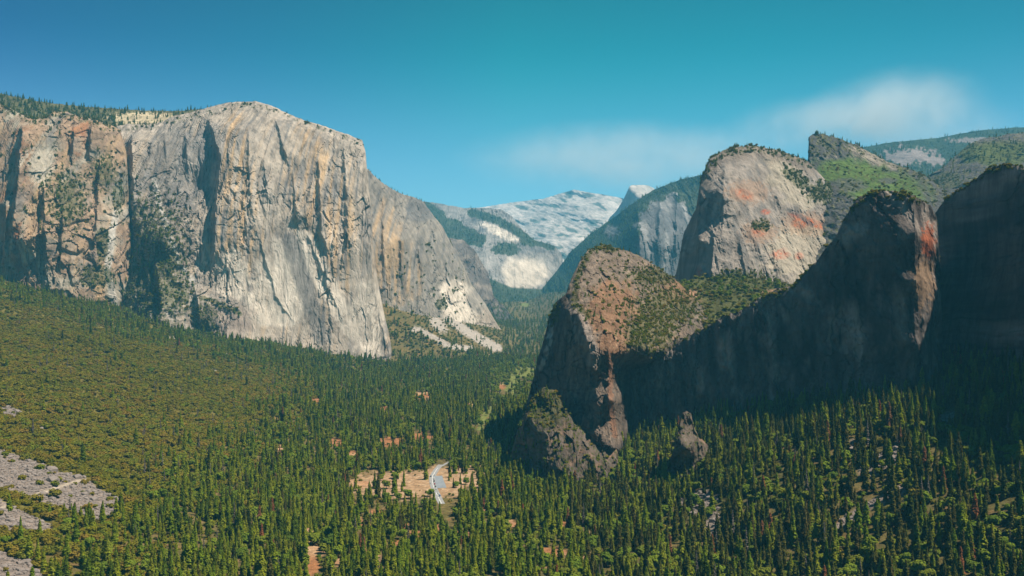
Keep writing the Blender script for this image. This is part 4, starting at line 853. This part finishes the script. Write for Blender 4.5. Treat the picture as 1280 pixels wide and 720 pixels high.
def ribbon(name, w, mat, pts, off=0.0, lift=.3, label=None, cat='road', kind='structure'):
    q = densify(pts); t = np.gradient(q, axis=0); t /= np.linalg.norm(t, axis=1)[:, None]; nrm = np.column_stack([-t[:, 1], t[:, 0]])
    cs = np.linspace(-w / 2, w / 2, 4) + off
    P = q[:, None, :] + nrm[:, None, :] * cs[None, :, None]
    Z = G(P[..., 0], P[..., 1]); Z = np.maximum(Z, Z.mean(1, keepdims=True)) + lift
    me = mesh_np(name, np.dstack([P, Z]).reshape(-1, 3), gridq(len(q), 4), mat)
    o = link(name, me); tag(o, label, cat, kind=kind); return q, nrm
RW = [unproj_ground(*p) for p in [(551, 581), (545, 588), (540, 596), (541, 606), (546, 618), (552, 630)]]
q, nrm = ribbon('road', 9.5, M_asph, RW, label='pale road through the bare clearing in the valley forest')
ribbon('road_marking', .5, M_white, RW, 0, .34, 'white line along the pale road', 'marking')
LOT = [unproj_ground(*p) for p in [(547, 595), (549, 602), (552, 610)]]
ribbon('road', 15, M_lot, LOT, lift=.25, label='blue grey parking area beside the pale road', cat='parking area')
TR = [unproj_ground(*p) for p in [(552, 583), (560, 578), (566, 575)]]
ribbon('path', 5, M_asph, TR, lift=.3, label='short pale track above the road', cat='track')

def box(V, Q, x0, x1, y0, y1, z0, z1, tx=0, ty=0):
    b = len(V)
    V += [(x0, y0, z0), (x1, y0, z0), (x1, y1, z0), (x0, y1, z0), (x0 + tx, y0 + ty, z1), (x1 - tx, y0 + ty, z1), (x1 - tx, y1 - ty, z1), (x0 + tx, y1 - ty, z1)]
    Q += [(b, b + 3, b + 2, b + 1), (b + 4, b + 5, b + 6, b + 7), (b, b + 1, b + 5, b + 4), (b + 1, b + 2, b + 6, b + 5), (b + 2, b + 3, b + 7, b + 6), (b + 3, b, b + 4, b + 7)]
def bm_box(*a, **k):
    V, Q = [], []; box(V, Q, *a, **k); return V, Q
M_glass = plain('car_glass', (0.02, 0.025, 0.03), .1, .1, 1, 0, .6); M_tyre = plain('tyre_rubber', (0.02, 0.02, 0.02), .9, .1)
paints = {'white': (0.75, 0.75, 0.73), 'dark grey': (0.06, 0.065, 0.07), 'silver': (0.45, 0.46, 0.47), 'red': (0.40, 0.03, 0.025), 'black': (0.015, 0.015, 0.017), 'blue': (0.04, 0.10, 0.25)}
PM = {k: plain('paint_' + k.replace(' ', '_'), v, .3, .05, 1, 0, .5) for k, v in paints.items()}
def car_parts(colr):
    V, Q = [], []
    box(V, Q, -.9, .9, -2.25, 2.25, .35, .82, .03, .05); box(V, Q, -.86, .86, -2.0, 1.2, .823, .93, .05, .1); box(V, Q, -.62, .62, -1.35, .35, 1.43, 1.5, .06, .1)
    body = mesh_np('body', V, Q, PM[colr])
    V, Q = bm_box(-.80, .80, -1.85, .95, .932, 1.428, .17, .48); cab = mesh_np('window', V, Q, M_glass)
    tv, tq = tube([(0, 0, -.11), (0, 0, .11)], [.33, .33], 12); tv = tv[:, [2, 0, 1]]
    cap = np.concatenate([tv, [[-.11, 0, 0], [.11, 0, 0]]]); f = [tuple(t) for t in tq]
    f += [(24, (k + 1) % 12, k, k) for k in range(12)]; f = [t for t in f if len(set(t)) == 4]
    # hub discs as quads
    for k in range(0, 12, 2): f.append((24, (k + 2) % 12, (k + 1) % 12, k)); f.append((25, 12 + k, 12 + (k + 1) % 12, 12 + (k + 2) % 12))
    wh = mesh_np('wheel', cap, f, M_tyre)
    return body, cab, wh
CP = {k: car_parts(k) for k in paints}
places = [(.36, 'white', 2.6), (.40, 'dark grey', -2.6), (.45, 'white', 2.6), (.49, 'silver', 2.6), (.53, 'black', 2.6), (.58, 'white', -2.6), (.62, 'red', 2.6), (.67, 'dark grey', 2.6), (.71, 'white', 2.6), (.76, 'silver', -2.6), (.80, 'white', 2.6), (.86, 'blue', 2.6)]
ordn = ['first', 'second', 'third', 'fourth', 'fifth', 'sixth', 'seventh', 'eighth', 'ninth', 'tenth', 'eleventh', 'twelfth']
for j, (f, cl, off) in enumerate(places):
    i = int(f * (len(q) - 1)); p = q[i] + nrm[i] * off; t = q[min(i + 1, len(q) - 1)] - q[i]
    e = bpy.data.objects.new('parked_car', None); C.objects.link(e)
    e.location = (p[0], p[1], float(G(p[0], p[1])) + .75); e.rotation_euler = (0, 0, math.atan2(t[1], t[0]) - math.pi / 2); e.scale = (1.1, 1.1, 1.1)
    tag(e, 'tiny %s car, %s from the far end of the pale road' % (cl, ordn[j]), 'car', 'cars parked along the pale road')
    b_, c_, w_ = CP[cl]
    link('body', b_, e); link('window', c_, e)
    for sx in (-.82, .82):
        for sy in (-1.4, 1.4): w = link('wheel', w_, e); w.location = (sx, sy, .33)

# ------------------------------------------------------------------ smoke, haze, sky, sun, camera
def vol_mat(name, col, dens, aniso=0.0):
    m = bpy.data.materials.new(name); m.use_nodes = True; nt = m.node_tree; nt.nodes.clear()
    o = nt.nodes.new('ShaderNodeOutputMaterial'); v = nt.nodes.new('ShaderNodeVolumePrincipled')
    v.inputs['Color'].default_value = (*col, 1); v.inputs['Density'].default_value = dens; v.inputs['Anisotropy'].default_value = aniso
    nt.links.new(v.outputs[0], o.inputs['Volume']); return m
HAZE = 3.6e-5
V, Q = bm_box(-21500, 21500, -2600, 20600, -220, 2150)
hz = link('haze', mesh_np('haze', V, Q, vol_mat('haze_air', (0.14, 0.62, 0.95), HAZE, 0.0))); tag(hz, 'thin blue haze filling the valley air', 'haze', kind='stuff')

# smoke plume far beyond the right ridge: real soft volume
import bmesh
bm = bmesh.new(); bmesh.ops.create_icosphere(bm, subdivisions=4, radius=1); me = bpy.data.meshes.new('smoke'); bm.to_mesh(me); bm.free()
sm = link('smoke', me); sm.location = (6000, 25500, 4400); sm.scale = (8200, 2600, 2900)
tag(sm, 'faint pale smoke plume drifting above the right ridge', 'smoke', kind='stuff')
m = bpy.data.materials.new('smoke_air'); m.use_nodes = True; nt = m.node_tree; nt.nodes.clear(); L = nt.links.new
o_ = nt.nodes.new('ShaderNodeOutputMaterial'); v = nt.nodes.new('ShaderNodeVolumePrincipled'); v.inputs['Color'].default_value = (.97, .99, 1.0, 1); L(v.outputs[0], o_.inputs['Volume'])
tc = nt.nodes.new('ShaderNodeTexCoord')
def fall(cx_, cz_, rx, rz, amp, rot=0):
    mp = N(nt, 'ShaderNodeMapping'); mp.vector_type = 'TEXTURE'; mp.inputs[1].default_value = (cx_, 0, cz_); mp.inputs[2].default_value = (0, R(rot), 0); mp.inputs[3].default_value = (rx, 1.0, rz); L(tc.outputs['Object'], mp.inputs[0])
    vl = N(nt, 'ShaderNodeVectorMath', operation='LENGTH'); L(mp.outputs[0], vl.inputs[0])
    mr = N(nt, 'ShaderNodeMapRange'); mr.interpolation_type = 'SMOOTHSTEP'; mr.inputs[1].default_value = 1; mr.inputs[2].default_value = .15; mr.inputs[3].default_value = 0; mr.inputs[4].default_value = amp; L(vl.outputs[1], mr.inputs[0]); return mr.outputs[0]
def add(a, b, op='ADD'):
    n_ = N(nt, 'ShaderNodeMath', operation=op); L(a, n_.inputs[0]); L(b, n_.inputs[1]); return n_.outputs[0]
f = add(add(add(fall(.50, .22, .32, .42, 1.0, 14), fall(.24, .06, .36, .30, .55, -24)), fall(-.34, -.24, .66, .40, .9)), fall(.62, .02, .36, .4, .5))
nz = N(nt, 'ShaderNodeTexNoise', Scale=3.2, Detail=6.0, Roughness=.6, Distortion=.5); mp = N(nt, 'ShaderNodeMapping'); mp.inputs[3].default_value = (2.2, .6, .9); L(tc.outputs['Object'], mp.inputs[0]); L(mp.outputs[0], nz.inputs['Vector'])
mr = N(nt, 'ShaderNodeMapRange'); mr.inputs[1].default_value = .40; mr.inputs[2].default_value = .68; mr.inputs[3].default_value = .30; mr.inputs[4].default_value = 1.35; L(nz.outputs[0], mr.inputs[0])
de = N(nt, 'ShaderNodeMath', operation='MULTIPLY'); de.inputs[1].default_value = 4.4e-4; L(add(f, mr.outputs[0], 'MULTIPLY'), de.inputs[0]); L(de.outputs[0], v.inputs['Density'])
me.materials.append(m)

sc_ = bpy.context.scene
w = bpy.data.worlds.new('World'); sc_.world = w; w.use_nodes = True; nt = w.node_tree
bg = nt.nodes['Background']; sky = nt.nodes.new('ShaderNodeTexSky'); sky.sky_type = 'NISHITA'; sky.sun_disc = False
sky.sun_elevation = R(SUN_EL); sky.sun_rotation = R(SUN_AZ); sky.altitude = 1500; sky.air_density = 1.0; sky.dust_density = 0.3; sky.ozone_density = 3.0
tc = nt.nodes.new('ShaderNodeTexCoord'); sx = nt.nodes.new('ShaderNodeSeparateXYZ'); nt.links.new(tc.outputs['Generated'], sx.inputs[0])
def ramp(src, a, b, cols):
    mr = nt.nodes.new('ShaderNodeMapRange'); mr.inputs[1].default_value = a; mr.inputs[2].default_value = b; nt.links.new(src, mr.inputs[0])
    cr = nt.nodes.new('ShaderNodeValToRGB'); e = cr.color_ramp.elements; e[0].color = (*cols[0], 1); e[1].color = (*cols[-1], 1)
    for i, c in enumerate(cols[1:-1]): e.new((i + 1) / (len(cols) - 1)).color = (*c, 1)
    nt.links.new(mr.outputs[0], cr.inputs[0]); return cr.outputs[0]
def mul(a, b):
    m = nt.nodes.new('ShaderNodeMix'); m.data_type = 'RGBA'; m.blend_type = 'MULTIPLY'; m.inputs[0].default_value = 1
    nt.links.new(a, m.inputs[6]); nt.links.new(b, m.inputs[7]); return m.outputs[2]
side = ramp(sx.outputs[0], -.47, .47, [(.022, .36, .64), (.018, .64, .74), (.012, 1.0, .82), (.012, .96, .82), (.020, .78, .74)])
elev = ramp(sx.outputs[2], .06, .30, [(4, .70, .62), (3, .62, .58), (1.8, .54, .50), (1.1, .42, .38)])
# clear teal air: the red share grows towards the horizon
pale = nt.nodes.new('ShaderNodeMix'); pale.data_type = 'RGBA'; pale.blend_type = 'MULTIPLY'; pale.inputs[0].default_value = 1; pale.inputs[7].default_value = (.50, .64, .68, 1); nt.links.new(sky.outputs[0], pale.inputs[6])
lowz = nt.nodes.new('ShaderNodeMapRange'); lowz.interpolation_type = 'SMOOTHSTEP'; lowz.inputs[1].default_value = .25; lowz.inputs[2].default_value = .05; lowz.inputs[3].default_value = 0; lowz.inputs[4].default_value = .85; nt.links.new(sx.outputs[2], lowz.inputs[0])
fin = nt.nodes.new('ShaderNodeMix'); fin.data_type = 'RGBA'; nt.links.new(lowz.outputs[0], fin.inputs[0]); nt.links.new(mul(mul(sky.outputs[0], side), elev), fin.inputs[6]); nt.links.new(pale.outputs[2], fin.inputs[7])
nt.links.new(fin.outputs[2], bg.inputs[0]); bg.inputs[1].default_value = 0.12
sun = bpy.data.lights.new('sun', 'SUN'); sun.energy = 5.0; sun.angle = R(.5); sun.color = (1.0, .90, .76)
so = bpy.data.objects.new('sun', sun); C.objects.link(so)
from mathutils import Vector
sd = Vector((math.sin(R(SUN_AZ)) * math.cos(R(SUN_EL)), math.cos(R(SUN_AZ)) * math.cos(R(SUN_EL)), math.sin(R(SUN_EL))))
so.rotation_euler = sd.to_track_quat('Z', 'Y').to_euler(); so.location = (0, 0, 3000)
cam = bpy.data.cameras.new('camera'); co = bpy.data.objects.new('camera', cam); C.objects.link(co)
co.location = (0, 0, CAMZ); co.rotation_euler = (R(90), 0, 0); cam.sensor_width = 36; cam.lens = 36 * F / 1280; cam.clip_start = 5; cam.clip_end = 70000
sc_.camera = co
sc_.view_settings.view_transform = 'Standard'; sc_.view_settings.look = 'None'; sc_.view_settings.exposure = 0.75; sc_.view_settings.gamma = 1
cy = sc_.cycles; cy.volume_bounces = 1; cy.max_bounces = 4; cy.diffuse_bounces = 2; cy.transparent_max_bounces = 8; cy.use_denoising = True
